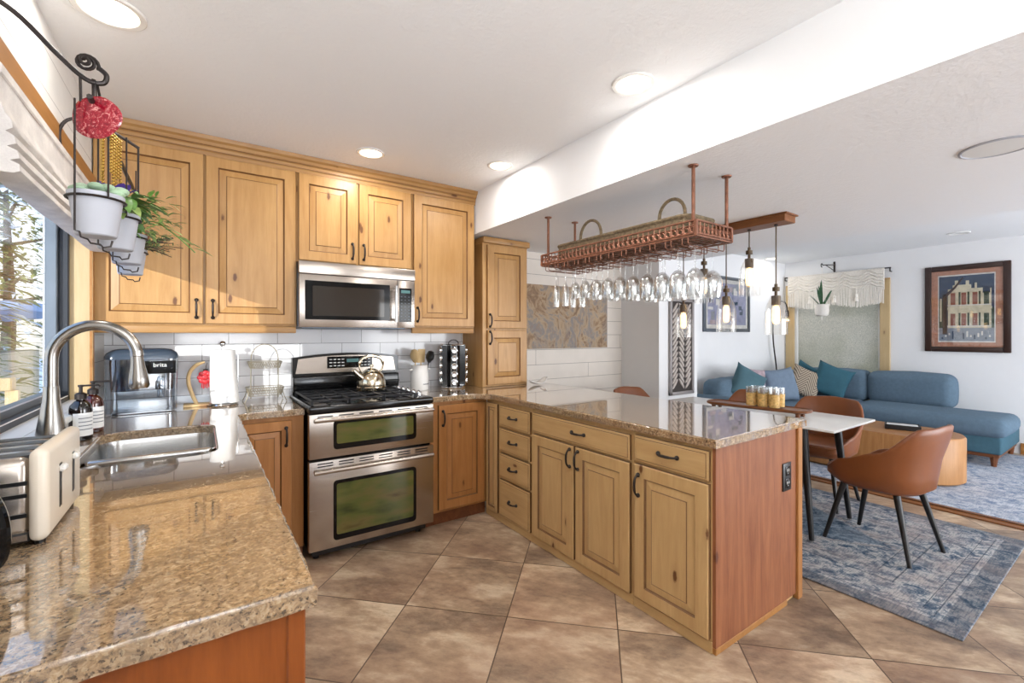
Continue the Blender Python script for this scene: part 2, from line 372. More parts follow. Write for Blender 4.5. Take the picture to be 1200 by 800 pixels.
def m_shade():
    t = NT('shade_linen'); v = t.coord('Object'); n = t.noise(v, 220, 3); n2 = t.noise(v, 12, 3)
    c = t.ramp(n2, [(0.3, lin((206, 200, 196))), (0.7, lin((234, 228, 222)))])
    t.color(t.mix(0.12, c, t.ramp(n, [(0.3, lin((170, 160, 154))), (0.7, lin((250, 246, 240)))]))); t.set(0.95, 0, 0.1); t.bump(n, 0.3, 0.001); return t.m
M['shade'] = m_shade()

# ---------------------------------------------------------------- mesh builder
class MB:
    def __init__(s): s.bm = bmesh.new(); s.mats = []
    def mi(s, m):
        if m not in s.mats: s.mats.append(m)
        return s.mats.index(m)
    def _fin(s, faces, m):
        i = s.mi(m)
        for f in faces: f.material_index = i
    def box(s, x0, x1, y0, y1, z0, z1, m, bev=0.0, seg=1, mat=None):
        r = bmesh.ops.create_cube(s.bm, size=1)
        vs = r['verts']
        for v in vs:
            v.co = Vector(((x0 + x1) / 2 + v.co.x * (x1 - x0), (y0 + y1) / 2 + v.co.y * (y1 - y0), (z0 + z1) / 2 + v.co.z * (z1 - z0)))
        fs = set(f for v in vs for f in v.link_faces)
        if bev > 0:
            es = list(set(e for v in vs for e in v.link_edges))
            bev = min(bev, 0.49 * min(abs(x1 - x0), abs(y1 - y0), abs(z1 - z0)))
            r2 = bmesh.ops.bevel(s.bm, geom=es, offset=bev, segments=seg, affect='EDGES', profile=0.5)
            fs = set(f for f in r2['faces']) | set(f for f in fs if f.is_valid)
            vs = list(set(v for f in fs for v in f.verts))
        if mat is not None:
            for v in vs: v.co = mat @ v.co
        s._fin(fs, m); return s
    def grid(s, rows, m, closed_u=False, closed_v=False):
        """rows of points -> quads"""
        V = [[s.bm.verts.new(p) for p in r] for r in rows]
        fs = []
        nr, nc = len(V), len(V[0])
        for i in range(nr if closed_v else nr - 1):
            for j in range(nc if closed_u else nc - 1):
                a, b, c, d = V[i][j], V[i][(j + 1) % nc], V[(i + 1) % nr][(j + 1) % nc], V[(i + 1) % nr][j]
                q = []
                for k in (a, b, c, d):
                    if k not in q: q.append(k)
                try: fs.append(s.bm.faces.new(q))
                except ValueError: pass
        s._fin(fs, m); return V
    def cap(s, ring, m):
        try: f = s.bm.faces.new(ring); s._fin([f], m)
        except ValueError: pass
    def lathe(s, prof, m, center=(0, 0, 0), seg=24, mat=None, caps=True):
        c = Vector(center); rows = []
        for r, z in prof:
            rows.append([c + Vector((r * math.cos(2 * PI * k / seg), r * math.sin(2 * PI * k / seg), z)) for k in range(seg)])
        if mat is not None: rows = [[mat @ p for p in r] for r in rows]
        V = s.grid(rows, m, closed_u=True)
        if caps:
            if prof[0][0] > 1e-5: s.cap(list(reversed(V[0])), m)
            if prof[-1][0] > 1e-5: s.cap(V[-1], m)
        return s
    def tube(s, pts, r, m, seg=8, closed=False):
        pts = [Vector(p) for p in pts]; n = len(pts)
        rr = r if isinstance(r, (list, tuple)) else [r] * n
        rows = []; up = None
        for i in range(n):
            a = pts[(i - 1) % n] if (closed or i > 0) else pts[i]
            b = pts[(i + 1) % n] if (closed or i < n - 1) else pts[i]
            t = (b - a)
            if t.length < 1e-9: t = Vector((0, 0, 1))
            t.normalize()
            if up is None:
                up = Vector((0, 0, 1)) if abs(t.z) < 0.9 else Vector((1, 0, 0))
            side = t.cross(up)
            if side.length < 1e-6: side = t.orthogonal()
            side.normalize(); up = side.cross(t).normalized()
            rows.append([pts[i] + (side * math.cos(2 * PI * k / seg) + up * math.sin(2 * PI * k / seg)) * rr[i] for k in range(seg)])
        V = s.grid(rows, m, closed_u=True, closed_v=closed)
        if not closed: s.cap(V[0], m); s.cap(list(reversed(V[-1])), m)
        return s
    def cyl(s, p0, p1, r0, r1, m, seg=16): return s.tube([p0, p1], [r0, r1], m, seg)
    def prism(s, poly, z0, z1, m, mat=None):
        T = mat or Matrix()
        lo = [s.bm.verts.new(T @ Vector((p[0], p[1], z0))) for p in poly]; hi = [s.bm.verts.new(T @ Vector((p[0], p[1], z1))) for p in poly]
        fs = [s.bm.faces.new(list(reversed(lo))), s.bm.faces.new(hi)]
        n = len(poly)
        for i in range(n): fs.append(s.bm.faces.new((lo[i], lo[(i + 1) % n], hi[(i + 1) % n], hi[i])))
        s._fin(fs, m); return s
    def sphere(s, c, r, m, seg=12, sc=(1, 1, 1)):
        prof = [(0 if k in (0, seg) else r * math.sin(PI * k / seg), -r * math.cos(PI * k / seg)) for k in range(seg + 1)]
        mat = Matrix.Translation(c) @ Matrix.Diagonal((*sc, 1))
        return s.lathe([(max(a, 1e-6), b) for a, b in prof], m, seg=seg + 4, mat=mat, caps=False)
    def leaf(s, p, d, length, width, m, droop=0.3, n=4):
        p, d = Vector(p), Vector(d).normalized()
        side = d.cross(Vector((0, 0, 1)))
        if side.length < 1e-3: side = Vector((1, 0, 0))
        side.normalize(); rows = []
        for i in range(n + 1):
            t = i / n; wd = width * 0.5 * math.sin(PI * min(0.98, 0.06 + t * 0.92)) 
            c = p + d * (length * t) + Vector((0, 0, -droop * length * t * t))
            up = side.cross(d) * (0.15 * wd)
            rows.append([c - side * wd + up, c, c + side * wd + up])
        s.grid(rows, m); return s
    def build(s, name, parent=None, origin=None, smooth=True, ang=34):
        bm = s.bm
        bmesh.ops.remove_doubles(bm, verts=bm.verts, dist=1e-6)
        bmesh.ops.recalc_face_normals(bm, faces=bm.faces)
        if smooth:
            ca = math.radians(ang)
            for f in bm.faces: f.smooth = True
            for ed in bm.edges:
                if len(ed.link_faces) == 2 and ed.calc_face_angle(0) > ca: ed.smooth = False
        off = Vector(origin) if origin is not None else (Vector(parent['_o']) if parent is not None and '_o' in parent else Vector((0, 0, 0)))
        if off.length: bmesh.ops.translate(bm, verts=bm.verts, vec=-off)
        me = bpy.data.meshes.new(name); bm.to_mesh(me); bm.free()
        for m in s.mats: me.materials.append(M[m] if isinstance(m, str) else m)
        o = bpy.data.objects.new(name, me); COL.objects.link(o)
        if parent is not None:
            o.parent = parent
            if '_o' in parent: o['_o'] = parent['_o']
        elif origin is not None: o.location = off
        return o

def tag(o, label, cat, group=None, kind=None):
    o['label'] = label; o['category'] = cat
    if group: o['group'] = group
    if kind: o['kind'] = kind
    return o
def thing(name, label, cat, loc=(0, 0, 0), rz=0.0, group=None, world=False):
    """an Empty at the thing's base; world=True: its parts are given in world coordinates"""
    o = bpy.data.objects.new(name, None); COL.objects.link(o); o.empty_display_size = 0.05
    o.location = loc; o.rotation_euler = (0, 0, rz)
    if world: o['_o'] = tuple(loc)
    return tag(o, label, cat, group)
def struct(o, label, cat='structure'):
    return tag(o, label, cat, kind='structure')
def dup(root, loc, rz=0.0, label=None):
    r = root.copy(); COL.objects.link(r); r.location = loc; r.rotation_euler = (0, 0, rz)
    if label: r['label'] = label
    for ch in list(root.children):
        c = ch.copy(); COL.objects.link(c); c.parent = r
        for g in list(ch.children):
            d = g.copy(); COL.objects.link(d); d.parent = c
    return r
def arc(c, r, a0, a1, n, u, v):
    c, u, v = Vector(c), Vector(u), Vector(v)
    return [c + u * (r * math.cos(a0 + (a1 - a0) * i / n)) + v * (r * math.sin(a0 + (a1 - a0) * i / n)) for i in range(n + 1)]
def catmull(P, n=8):
    P = [Vector(p) for p in P]; out = []
    for i in range(len(P) - 1):
        p0, p1, p2, p3 = P[max(i - 1, 0)], P[i], P[i + 1], P[min(i + 2, len(P) - 1)]
        for k in range(n):
            t = k / n
            out.append(0.5 * ((2 * p1) + (p2 - p0) * t + (2 * p0 - 5 * p1 + 4 * p2 - p3) * t * t + (3 * p1 - p0 - 3 * p2 + p3) * t ** 3))
    return out + [P[-1]]
def text_mesh(s, size, m, name, parent, mat, depth=0.0008):
    cu = bpy.data.curves.new(name, 'FONT'); cu.body = s; cu.size = size; cu.extrude = depth; cu.align_x = 'CENTER'; cu.align_y = 'CENTER'
    o = bpy.data.objects.new(name, cu); COL.objects.link(o)
    dg = bpy.context.evaluated_depsgraph_get(); me = bpy.data.meshes.new_from_object(o.evaluated_get(dg))
    bpy.data.objects.remove(o); bpy.data.curves.remove(cu)
    me.transform(mat); me.materials.clear(); me.materials.append(M[m])
    r = bpy.data.objects.new(name, me); COL.objects.link(r); r.parent = parent
    return r

# ---------------------------------------------------------------- the setting
CEIL, SOFF, LIV = 2.455, 2.126, 2.43
XL, YB, XF, Y4 = -0.463, 3.476, 7.5, 3.357
YO = -3.2                                     # the room is open on this side (not in the photograph)
b = MB(); b.box(-0.63, 7.65, YO, 3.63, -0.12, 0.0, 'floor'); struct(b.build('floor', smooth=False), 'diagonal slate look floor tiles', 'floor')
b = MB(); b.box(-0.63, 1.79, YO, 3.63, CEIL, 2.75, 'ceil'); struct(b.build('ceiling', smooth=False), 'kitchen ceiling', 'ceiling')
b = MB(); b.box(1.79, 4.34, YO, 3.63, SOFF, 2.75, 'ceil'); o = b.build('ceiling', smooth=False); struct(o, 'lowered ceiling over the peninsula and dining table', 'ceiling')
o.data.materials.append(M['wall'])
for p in o.data.polygons:
    if abs(p.normal.x) > 0.9: p.material_index = 1
b = MB(); b.box(4.34, 7.65, YO, 3.63, LIV, 2.75, 'ceil'); struct(b.build('ceiling', smooth=False), 'living area ceiling', 'ceiling')
# left wall with the window opening
WY0, WY1, WZ0, WZ1 = 1.82, 3.06, 1.0, 2.02
b = MB()
b.box(-0.63, XL, -0.6, WY0, 0, 2.75, 'shiplap_y'); b.box(-0.63, XL, WY1, 3.63, 0, 2.75, 'shiplap_y')
b.box(-0.63, XL, WY0, WY1, 0, WZ0, 'shiplap_y'); b.box(-0.63, XL, WY0, WY1, WZ1, 2.75, 'shiplap_y')
b.box(-0.63, XL, -20, -0.6, -0.15, 6.5, 'wall')  # added unseen wing, tall and long to keep the sun out of the room
struct(b.build('wall_left', smooth=False), 'white plank wall with the kitchen window, plus an added unseen sun-blocking run', 'wall')
b = MB(); b.box(XL, 3.9, YB, 3.63, 0, 2.75, 'shiplap_x'); struct(b.build('wall_back', smooth=False), 'white shiplap wall behind the kitchen', 'wall')
b = MB(); b.box(3.9, 4.57, 2.97, 3.63, 0, 2.75, 'wall'); struct(b.build('wall_stub', smooth=False), 'short white wall carrying the carved panel', 'wall')
b = MB(); b.box(4.57, XF, Y4, 3.63, 0, 2.75, 'wall'); struct(b.build('wall_north', smooth=False), 'white wall behind the sofa', 'wall')
FY0, FY1, FZ0, FZ1 = 2.15, 3.225, 0.55, 2.06
b = MB()
b.box(XF, 7.65, YO, FY0, 0, 2.75, 'wall'); b.box(XF, 7.65, FY1, 3.63, 0, 2.75, 'wall')
b.box(XF, 7.65, FY0, FY1, 0, FZ0, 'wall'); b.box(XF, 7.65, FY0, FY1, FZ1, 2.75, 'wall')
struct(b.build('wall_far', smooth=False), 'white wall with the obscure glass window', 'wall')
b = MB(); b.box(XF - 0.018, XF, YO, 0.9, 0, 0.12, 'casing'); struct(b.build('baseboard_far', smooth=False), 'wooden baseboard', 'baseboard')
b = MB(); b.box(XL, 1.868, YB - 0.012, YB, 0.897, 1.40, 'subway'); struct(b.build('trim_1', smooth=False), 'white subway tile backsplash', 'backsplash')
# threshold between dining and living floors
b = MB()
b.box(4.575, 4.64, YO, 2.97, 0, 0.010, 'canopywood', 0.004); b.box(4.64, 4.675, YO, 2.97, 0, 0.02, 'framedark', 0.004); b.box(4.675, 4.69, YO, 2.97, 0, 0.010, 'walnut', 0.003)
struct(b.build('trim_2'), 'wooden floor threshold strip with a dark groove', 'threshold')

b = MB()
b.box(-0.63, -0.35, -1.95, -1.8, 0, 2.75, 'wall'); b.box(0.85, 2.6, -1.95, -1.8, 0, 2.75, 'wall'); b.box(-0.35, 0.85, -1.95, -1.8, 0, 0.85, 'wall'); b.box(-0.35, 0.85, -1.95, -1.8, 2.15, 2.75, 'wall')
struct(b.build('wall_front', smooth=False), 'white wall with a window behind the photographer', 'wall')

# kitchen window
win = thing('window_1', 'wide kitchen window with dark frame over the sink', 'window', (-0.55, 2.44, WZ0), world=True); win['kind'] = 'structure'
b = MB()
for (y0, y1, z0, z1) in ((WY0, WY0 + 0.03, WZ0, WZ1), (WY1 - 0.03, WY1, WZ0, WZ1), (WY0, WY1, WZ0, WZ0 + 0.03), (WY0, WY1, WZ1 - 0.03, WZ1)):
    b.box(-0.57, -0.535, y0, y1, z0, z1, 'whiteplastic' if z1 < WZ0 + 0.1 else 'framedark', 0.003)
b.build('frame', win)
b = MB()
for (y0, y1, z0, z1) in ((WY0, WY0 + 0.055, WZ0, WZ1), (WY1 - 0.055, WY1, WZ0, WZ1), (WY0, WY1, WZ0, WZ0 + 0.06), (WY0, WY1, WZ1 - 0.05, WZ1)):
    b.box(-0.612, -0.57, y0, y1, z0, z1, 'potgrey' if z1 < WZ0 + 0.1 else 'aluminium', 0.004)
b.build('sash', win)
b = MB(); b.box(-0.595, -0.590, WY0 + 0.05, WY1 - 0.05, WZ0 + 0.05, WZ1 - 0.05, 'pane'); b.build('pane', win)
b = MB(); b.box(-0.536, XL + 0.001, WY0 + 0.001, WY1 - 0.001, WZ0 - 0.002, WZ0 + 0.005, 'whiteplastic'); b.box(XL + 0.0005, -0.425, WY0 - 0.05, WY1 + 0.02, WZ0 - 0.020, WZ0 + 0.005, 'whiteplastic', 0.004)
b.box(-0.535, XL + 0.004, WY1 - 0.006, WY1, WZ0, WZ1, 'casing_lit_z'); b.box(-0.535, XL + 0.004, WY0, WY0 + 0.006, WZ0, WZ1, 'casing_lit_z')
b.build('sill', win)
b = MB(); b.box(XL, XL + 0.022, 1.45, 3.08, 2.005, 2.12, 'casing', 0.003); b.box(XL, XL + 0.032, 1.45, 3.08, 1.992, 2.007, 'casing', 0.003)
b.box(XL, XL + 0.014, 3.045, 3.085, 0.9, 2.0, 'casing_lit_z', 0.002)
b.build('casing', win)
# roman shade
sh = thing('roman_shade', 'pale linen roman shade gathered in folds over the kitchen window', 'window shade', (-0.45, 2.4, 1.745), world=True)
prof = [(-0.458, 2.0), (-0.430, 2.0), (-0.428, 1.93), (-0.420, 1.90), (-0.408, 1.885), (-0.405, 1.865), (-0.418, 1.855), (-0.402, 1.845), (-0.397, 1.825), (-0.414, 1.815),
        (-0.396, 1.806), (-0.392, 1.786), (-0.41, 1.778), (-0.394, 1.77), (-0.392, 1.752), (-0.405, 1.745), (-0.458, 1.745)]
b = MB(); rows = []
for y in [1.70 + 1.36 * k / 40 for k in range(41)]:
    rows.append([(px + 0.001 * math.sin(y * 19 + pz * 40), y, pz + 0.0015 * math.sin(y * 7 + pz * 30)) for px, pz in prof])
V = b.grid(rows, 'shade', closed_u=True); b.cap(V[0], 'shade'); b.cap(V[-1], 'shade'); b.build('folds', sh, ang=60)
b = MB(); b.box(-0.462, -0.425, 1.70, 3.06, 2.0, 2.03, 'shade', 0.004); b.build('headrail', sh)

# far window with obscure glass
fw = thing('window_2', 'obscure glass living room window with pine casing', 'window', (XF, 2.69, FZ0), world=True); fw['kind'] = 'structure'
b = MB()
for (y0, y1, z0, z1) in ((FY0 - 0.10, FY0 + 0.01, FZ0 - 0.1, FZ1 + 0.0), (FY1 - 0.01, FY1 + 0.115, FZ0 - 0.1, FZ1 + 0.0)):
    b.box(XF - 0.025, XF, y0, y1, z0, z1, 'casing_lit_z', 0.004)
b.box(XF - 0.025, XF, FY0 - 0.10, FY1 + 0.115, FZ1, FZ1 + 0.02, 'casing', 0.004); b.box(XF - 0.03, XF, FY0 - 0.12, FY1 + 0.12, FZ0 - 0.12, FZ0, 'casing', 0.004)
b.build('casing', fw)
b = MB()
for (y0, y1, z0, z1) in ((FY0, FY0 + 0.04, FZ0, FZ1), (FY1 - 0.04, FY1, FZ0, FZ1), (FY0, FY1, FZ0, FZ0 + 0.04), (FY0, FY1, FZ1 - 0.04, FZ1)):
    b.box(XF + 0.02, XF + 0.07, y0, y1, z0, z1, 'whiteplastic', 0.004)
b.build('frame', fw)
b = MB(); b.box(XF + 0.04, XF + 0.046, FY0 + 0.03, FY1 - 0.03, FZ0 + 0.03, FZ1 - 0.03, 'frost'); b.build('pane', fw)

# outdoors seen through the kitchen window
b = MB(); b.box(-40, -0.64, -22, 40, -0.5, -0.2, 'snow'); b.box(-0.64, 7.66, 3.64, 40, -0.5, -0.2, 'snow'); b.box(7.66, 40, -22, 40, -0.5, -0.2, 'snow'); b.box(-0.63, 7.66, -22, YO - 0.01, -0.5, -0.2, 'snow')
struct(b.build('ground', smooth=False), 'snowy ground outdoors', 'ground')
def tree(x, y, h, r, mat, label, seed, snow=0.12):
    rnd = random.Random(seed)
    t = thing('bare_branched_tree', label, 'tree', (x, y, -0.2), group='trees outside the kitchen window')
    b = MB(); b.tube([(0, 0, 0), (0.05, 0.03, h * 0.5), (0.0, 0.05, h)], [0.10, 0.07, 0.02], 'bark', 8)
    for k in range(14):
        z = h * (0.2 + 0.75 * k / 14); a = rnd.random() * 6.28; L = r * (1.05 - 0.6 * k / 14)
        b.tube([(0.03, 0.03, z), (L * 0.5 * math.cos(a), L * 0.5 * math.sin(a), z + 0.12), (L * math.cos(a), L * math.sin(a), z + 0.05)], [0.03, 0.018, 0.006], 'bark', 5)
    b.build('trunk', t)
    b = MB()
    for k in range(1500):
        z = h * (0.08 + 0.92 * rnd.random() ** 0.8); rr = r * (1.1 - z / h * 0.75) * math.sqrt(rnd.random()); a = rnd.random() * 6.28
        p = (rr * math.cos(a), rr * math.sin(a), z)
        d = (math.cos(a) + rnd.uniform(-.6, .6), math.sin(a) + rnd.uniform(-.6, .6), rnd.uniform(-.4, .5))
        b.leaf(p, d, rnd.uniform(.10, .22), rnd.uniform(.03, .07), 'snow' if rnd.random() < snow else mat, 0.2, 2)
    b.build('foliage', t)
tree(-1.45, 4.5, 2.7, 0.7, 'olive', 'olive coloured tree nearest the kitchen window frame', 1)
tree(-3.3, 4.9, 2.9, 0.85, 'olive2', 'greyish green tree beyond the shed at the left edge of the kitchen window', 2, 0.3)
tree(-2.3, 9.3, 3.8, 1.3, 'olive', 'taller yellowish tree further off outside the kitchen window', 3, 0.2)
sd = thing('shed', 'pale wooden shed with overhanging roof outside the kitchen window', 'shed', (-2.2, 6.4, -0.2), world=True)
b = MB(); b.box(-3.6, -1.55, 5.9, 7.4, -0.2, 1.15, 'shedwood'); b.box(-1.62, -1.5, 5.84, 5.96, -0.2, 1.2, 'palewood'); b.build('walls', sd)
b = MB(); b.prism([(-3.9, 1.2), (-1.3, 1.55), (-1.3, 1.63), (-3.9, 1.28)], -7.6, -5.6, 'shedroof', Matrix.Rotation(PI / 2, 4, 'X')); b.build('roof', sd)
fn = thing('deck_rail', 'pale wooden deck rail below the kitchen window', 'railing', (-1.2, 3.6, -0.2), world=True)
b = MB(); b.box(-1.75, -0.85, 3.55, 3.63, 1.02, 1.09, 'palewood', 0.005); b.build('top_rail', fn)
for k in range(7):
    b = MB(); xk = -1.72 + 0.14 * k; b.box(xk, xk + 0.05, 3.57, 3.61, -0.2, 1.02, 'palewood'); b.build('baluster', fn)

# ---------------------------------------------------------------- cabinet parts
def orient(face):
    """(u right, v up, n out) -> matrix columns, for a front facing -y or -x or +x"""
    if face == '-y': return lambda p, u, v, n: (p[0] + u, p[1] - n, p[2] + v)
    if face == '-x': return lambda p, u, v, n: (p[0] - n, p[1] - u, p[2] + v)     # u runs towards the viewer
    if face == '+x': return lambda p, u, v, n: (p[0] + n, p[1] + u, p[2] + v)
def ring_front(b, p, w, h, face, loops):
    """nested rectangular rings; loops = [(inset, depth, material of the band that follows)]"""
    T = orient(face); prev = None
    for i, (ins, n, m) in enumerate(loops):
        ring = [b.bm.verts.new(T(p, u, v, n)) for u, v in ((ins, ins), (w - ins, ins), (w - ins, h - ins), (ins, h - ins))]
        if prev:
            fs = [b.bm.faces.new((prev[k], prev[(k + 1) % 4], ring[(k + 1) % 4], ring[k])) for k in range(4)]
            b._fin(fs, loops[i - 1][2])
        else:
            b._fin([b.bm.faces.new(list(reversed(ring)))], m)
        prev = ring
    b._fin([b.bm.faces.new(prev)], loops[-1][2])
def panel_door(name, p, w, h, face, wd, parent, frame=0.062, glz='glaze', t=0.021):
    b = MB(); f = min(frame, w * 0.2); k = min(0.038, w * 0.12)
    ring_front(b, p, w, h, face, [(0, 0.0, glz), (0, t - 0.004, wd), (0.004, t, wd), (f - 0.002, t, glz), (f + 0.001, t - 0.006, glz), (f + 0.005, t - 0.010, wd),
                                  (f + k, t - 0.004, glz), (f + k + 0.0015, t - 0.003, glz), (f + k + 0.004, t - 0.0015, wd)])
    return b.build(name, parent, smooth=False)
def slab_drawer(name, p, w, h, face, wd, parent, glz='glaze', t=0.021):
    b = MB()
    ring_front(b, p, w, h, face, [(0, 0.0, glz), (0, t - 0.006, wd), (0.004, t - 0.003, wd), (0.010, t - 0.003, glz), (0.0125, t - 0.001, wd), (0.016, t, wd)])
    return b.build(name, parent, smooth=False)
def pull(p, face, parent, vertical=True, L=0.098):
    """forged bow pull with flared feet, centred at p on the front"""
    T = orient(face); b = MB()
    q = lambda a, n: T(p, 0, a, n) if vertical else T(p, a, 0, n)
    h = L / 2
    b.tube(catmull([q(-h, 0.002), q(-h * 0.94, 0.014), q(-h * 0.6, 0.027), q(0, 0.031), q(h * 0.6, 0.027), q(h * 0.94, 0.014), q(h, 0.002)], 4),
           [0.0065] * 3 + [0.0052] * 6 + [0.0062] * 7 + [0.0052] * 6 + [0.0065] * 3, 'iron', 7)
    for s_ in (-1, 1): b.sphere(q(s_ * h, 0.004), 0.0105, 'iron', 8, (1, 1, 1))
    return b.build('handle', parent)

# upper cabinets on the back wall
YU = 3.102                  # door fronts; carcass fronts sit 21 mm behind
YC = YU + 0.021
def upper(label, x0, x1, z0, z1, doors, rail=True):
    t = thing('wall_cabinet', label, 'cabinet', ((x0 + x1) / 2, YC + 0.17, z0), world=True)
    b = MB(); b.box(x0, x1, YC, YB - 0.002, z0, z1, 'pine', 0.002); b.build('body', t)
    if rail:
        b = MB(); b.box(x0 + 0.002, x1 - 0.002, YC - 0.004, YC + 0.02, z0 - 0.042, z0, 'pine_x', 0.005, 2); b.build('light_rail', t)
    for (dx0, dx1, dz0, dz1, hx) in doors:
        d = panel_door('door', (dx0, YC, dz0), dx1 - dx0, dz1 - dz0, '-y', 'pine', t)
        pull((hx, YU, dz0 + 0.085), '-y', d)
    return t
upper('tall two-door pine wall cabinet nearest the window', XL + 0.002, 0.494, 1.377, 2.36, [(-0.457, 0.006, 1.387, 2.350, -0.025), (0.018, 0.484, 1.387, 2.350, 0.052)])
upper('short two-door pine wall cabinet above the microwave', 0.494, 1.262, 1.790, 2.36, [(0.504, 0.863, 1.80, 2.350, 0.835), (0.880, 1.252, 1.80, 2.350, 0.910)], rail=False)
upper('single-door pine wall cabinet right of the microwave', 1.262, 1.786, 1.377, 2.36, [(1.275, 1.778, 1.387, 2.350, 1.300)])
cp = [(0.0, 2.352), (0.012, 2.352), (0.014, 2.372), (0.020, 2.380), (0.022, 2.396), (0.034, 2.408), (0.040, 2.422), (0.052, 2.432), (0.056, CEIL - 0.001), (0.0, CEIL - 0.001)]
b = MB(); rows = [[(x + (n if k == 1 else 0), YC - n, z) for n, z in cp] for k, x in ((0, XL + 0.002), (1, 1.786))]
rows.append([(1.786 + n, YB - 0.002, z) for n, z in cp])
V = b.grid([[Vector(p) for p in r] for r in rows], 'pine_x', closed_u=True); b.cap(V[0], 'pine_x'); b.cap(V[-1], 'pine_x')
for z in (2.378, 2.402):
    nn = 0.0165 if z < 2.39 else 0.029
    b.box(XL + 0.004, 1.788, YC - nn - 0.004, YC - nn, z, z + 0.003, 'glaze')
tag(b.build('crown_molding', smooth=False), 'stepped pine crown molding running along the tops of the wall cabinets', 'molding')

# pantry cabinet standing on the peninsula counter
CT, CTH = 0.897, 0.036
t = thing('pantry_cabinet', 'tall narrow two-door pine cabinet standing on the granite counter', 'cabinet', (2.09, 3.3, CT), world=True)
b = MB(); b.box(1.868, 2.314, 3.125, YB - 0.002, CT + 0.001, 2.085, 'pine', 0.002); b.build('body', t)
b = MB(); b.box(1.862, 2.326, 3.096, YB - 0.002, 2.068, 2.118, 'pine_x', 0.008, 2); b.build('cap', t)
d = panel_door('door', (1.905, 3.125, 1.376), 0.385, 0.680, '-y', 'pine', t); pull((1.925, 3.104, 1.44), '-y', d)
d = panel_door('door', (1.905, 3.125, 0.915), 0.385, 0.445, '-y', 'pine', t); pull((1.925, 3.104, 1.30), '-y', d)

# ---------------------------------------------------------------- base cabinets
YF = 2.855                  # face of the back run carcasses, doors 21 mm proud
def base_back(label, x0, x1, door, hx, style):
    t = thing('base_cabinet', label, 'cabinet', ((x0 + x1) / 2, 3.1, 0), world=True)
    b = MB(); b.box(x0, x1, YF, YB - 0.015, 0.09, CT - CTH, style, 0.002); b.build('body', t)
    b = MB(); b.box(x0, x1, YF + 0.03, YF + 0.05, 0, 0.09, 'walnut'); b.build('toe_kick', t)
    d = panel_door('door', (door[0], YF, 0.11), door[1] - door[0], 0.725, '-y', style, t); pull((hx, YF - 0.021, 0.745), '-y', d)
    return t
base_back('single-door honey pine base cabinet between the sink run and the range', 0.135, 0.490, (0.15, 0.425), 0.395, 'honey')
base_back('single-door honey pine base cabinet between the range and the peninsula', 1.272, 1.742, (1.345, 1.712), 1.375, 'honey')

# sink run along the left wall
t = thing('sink_cabinet', 'base cabinet run under the sink with an orange fir end panel', 'cabinet', (-0.15, 1.8, 0), world=True)
b = MB(); b.box(XL + 0.002, 0.13, 0.862, 1.86, 0.09, CT - CTH, 'honey', 0.002); b.box(XL + 0.002, 0.13, 2.69, YB - 0.015, 0.09, CT - CTH, 'honey', 0.002)
b.box(0.075, 0.13, 1.86, 2.69, 0.09, CT - CTH, 'honey'); b.box(XL + 0.002, 0.10, 1.86, 2.69, 0.09, 0.5, 'honey'); b.build('body', t)
b = MB(); b.box(XL + 0.002, 0.125, 0.842, 0.862, 0.0, CT - CTH, 'orange', 0.002); b.build('end_panel', t)
b = MB(); b.box(0.118, 0.147, 0.838, 0.90, 0.0, CT - CTH, 'orange', 0.003); b.build('corner_post', t)
b = MB(); b.box(0.06, 0.08, 0.87, 2.83, 0, 0.09, 'walnut'); b.build('toe_kick', t)
for y0, y1 in ((0.93, 1.36), (1.38, 1.81), (1.83, 2.26), (2.28, 2.71)):
    d = panel_door('door', (0.13, y0, 0.11), y1 - y0, 0.725, '+x', 'honey', t); pull((0.151, y1 - 0.04, 0.745), '+x', d)

# peninsula: three units side by side (fronts face -x)
XP = 1.744
def pen(label, y0, y1):
    t = thing('base_cabinet', label, 'cabinet', (2.1, (y0 + y1) / 2, 0), world=True)
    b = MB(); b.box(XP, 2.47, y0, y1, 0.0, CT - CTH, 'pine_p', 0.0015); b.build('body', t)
    b = MB(); b.box(XP - 0.006, XP + 0.001, y0, y1, 0.0, 0.05, 'pine_lit_y', 0.002); b.build('plinth', t)
    return t
t = pen('pine peninsula cabinet in the inner corner with a stack of four drawers', 2.29, 2.855)
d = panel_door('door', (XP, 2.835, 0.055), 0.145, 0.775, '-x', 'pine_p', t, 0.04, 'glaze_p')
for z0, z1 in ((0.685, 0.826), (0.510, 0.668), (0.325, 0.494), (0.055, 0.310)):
    d = slab_drawer('drawer', (XP, 2.665, z0), 0.36, z1 - z0, '-x', 'pine_lit_y', t, 'glaze_p'); pull((XP - 0.021, 2.485, (z0 + z1) / 2 + 0.005), '-x', d, False, 0.085)
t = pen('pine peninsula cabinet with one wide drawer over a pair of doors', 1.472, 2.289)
d = slab_drawer('drawer', (XP, 2.278, 0.708), 0.790, 0.124, '-x', 'pine_lit_y', t, 'glaze_p'); pull((XP - 0.021, 1.85, 0.775), '-x', d, False)
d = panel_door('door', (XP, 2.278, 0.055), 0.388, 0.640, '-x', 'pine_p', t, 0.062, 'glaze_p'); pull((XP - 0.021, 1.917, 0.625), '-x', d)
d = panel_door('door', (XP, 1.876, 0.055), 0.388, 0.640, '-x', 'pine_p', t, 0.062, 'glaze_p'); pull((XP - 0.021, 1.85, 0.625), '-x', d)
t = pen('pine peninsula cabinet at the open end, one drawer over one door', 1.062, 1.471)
d = slab_drawer('drawer', (XP, 1.458, 0.716), 0.388, 0.124, '-x', 'pine_lit_y', t, 'glaze_p'); pull((XP - 0.021, 1.265, 0.782), '-x', d, False)
d = panel_door('door', (XP, 1.458, 0.060), 0.388, 0.642, '-x', 'pine_p', t, 0.062, 'glaze_p'); pull((XP - 0.021, 1.43, 0.605), '-x', d)
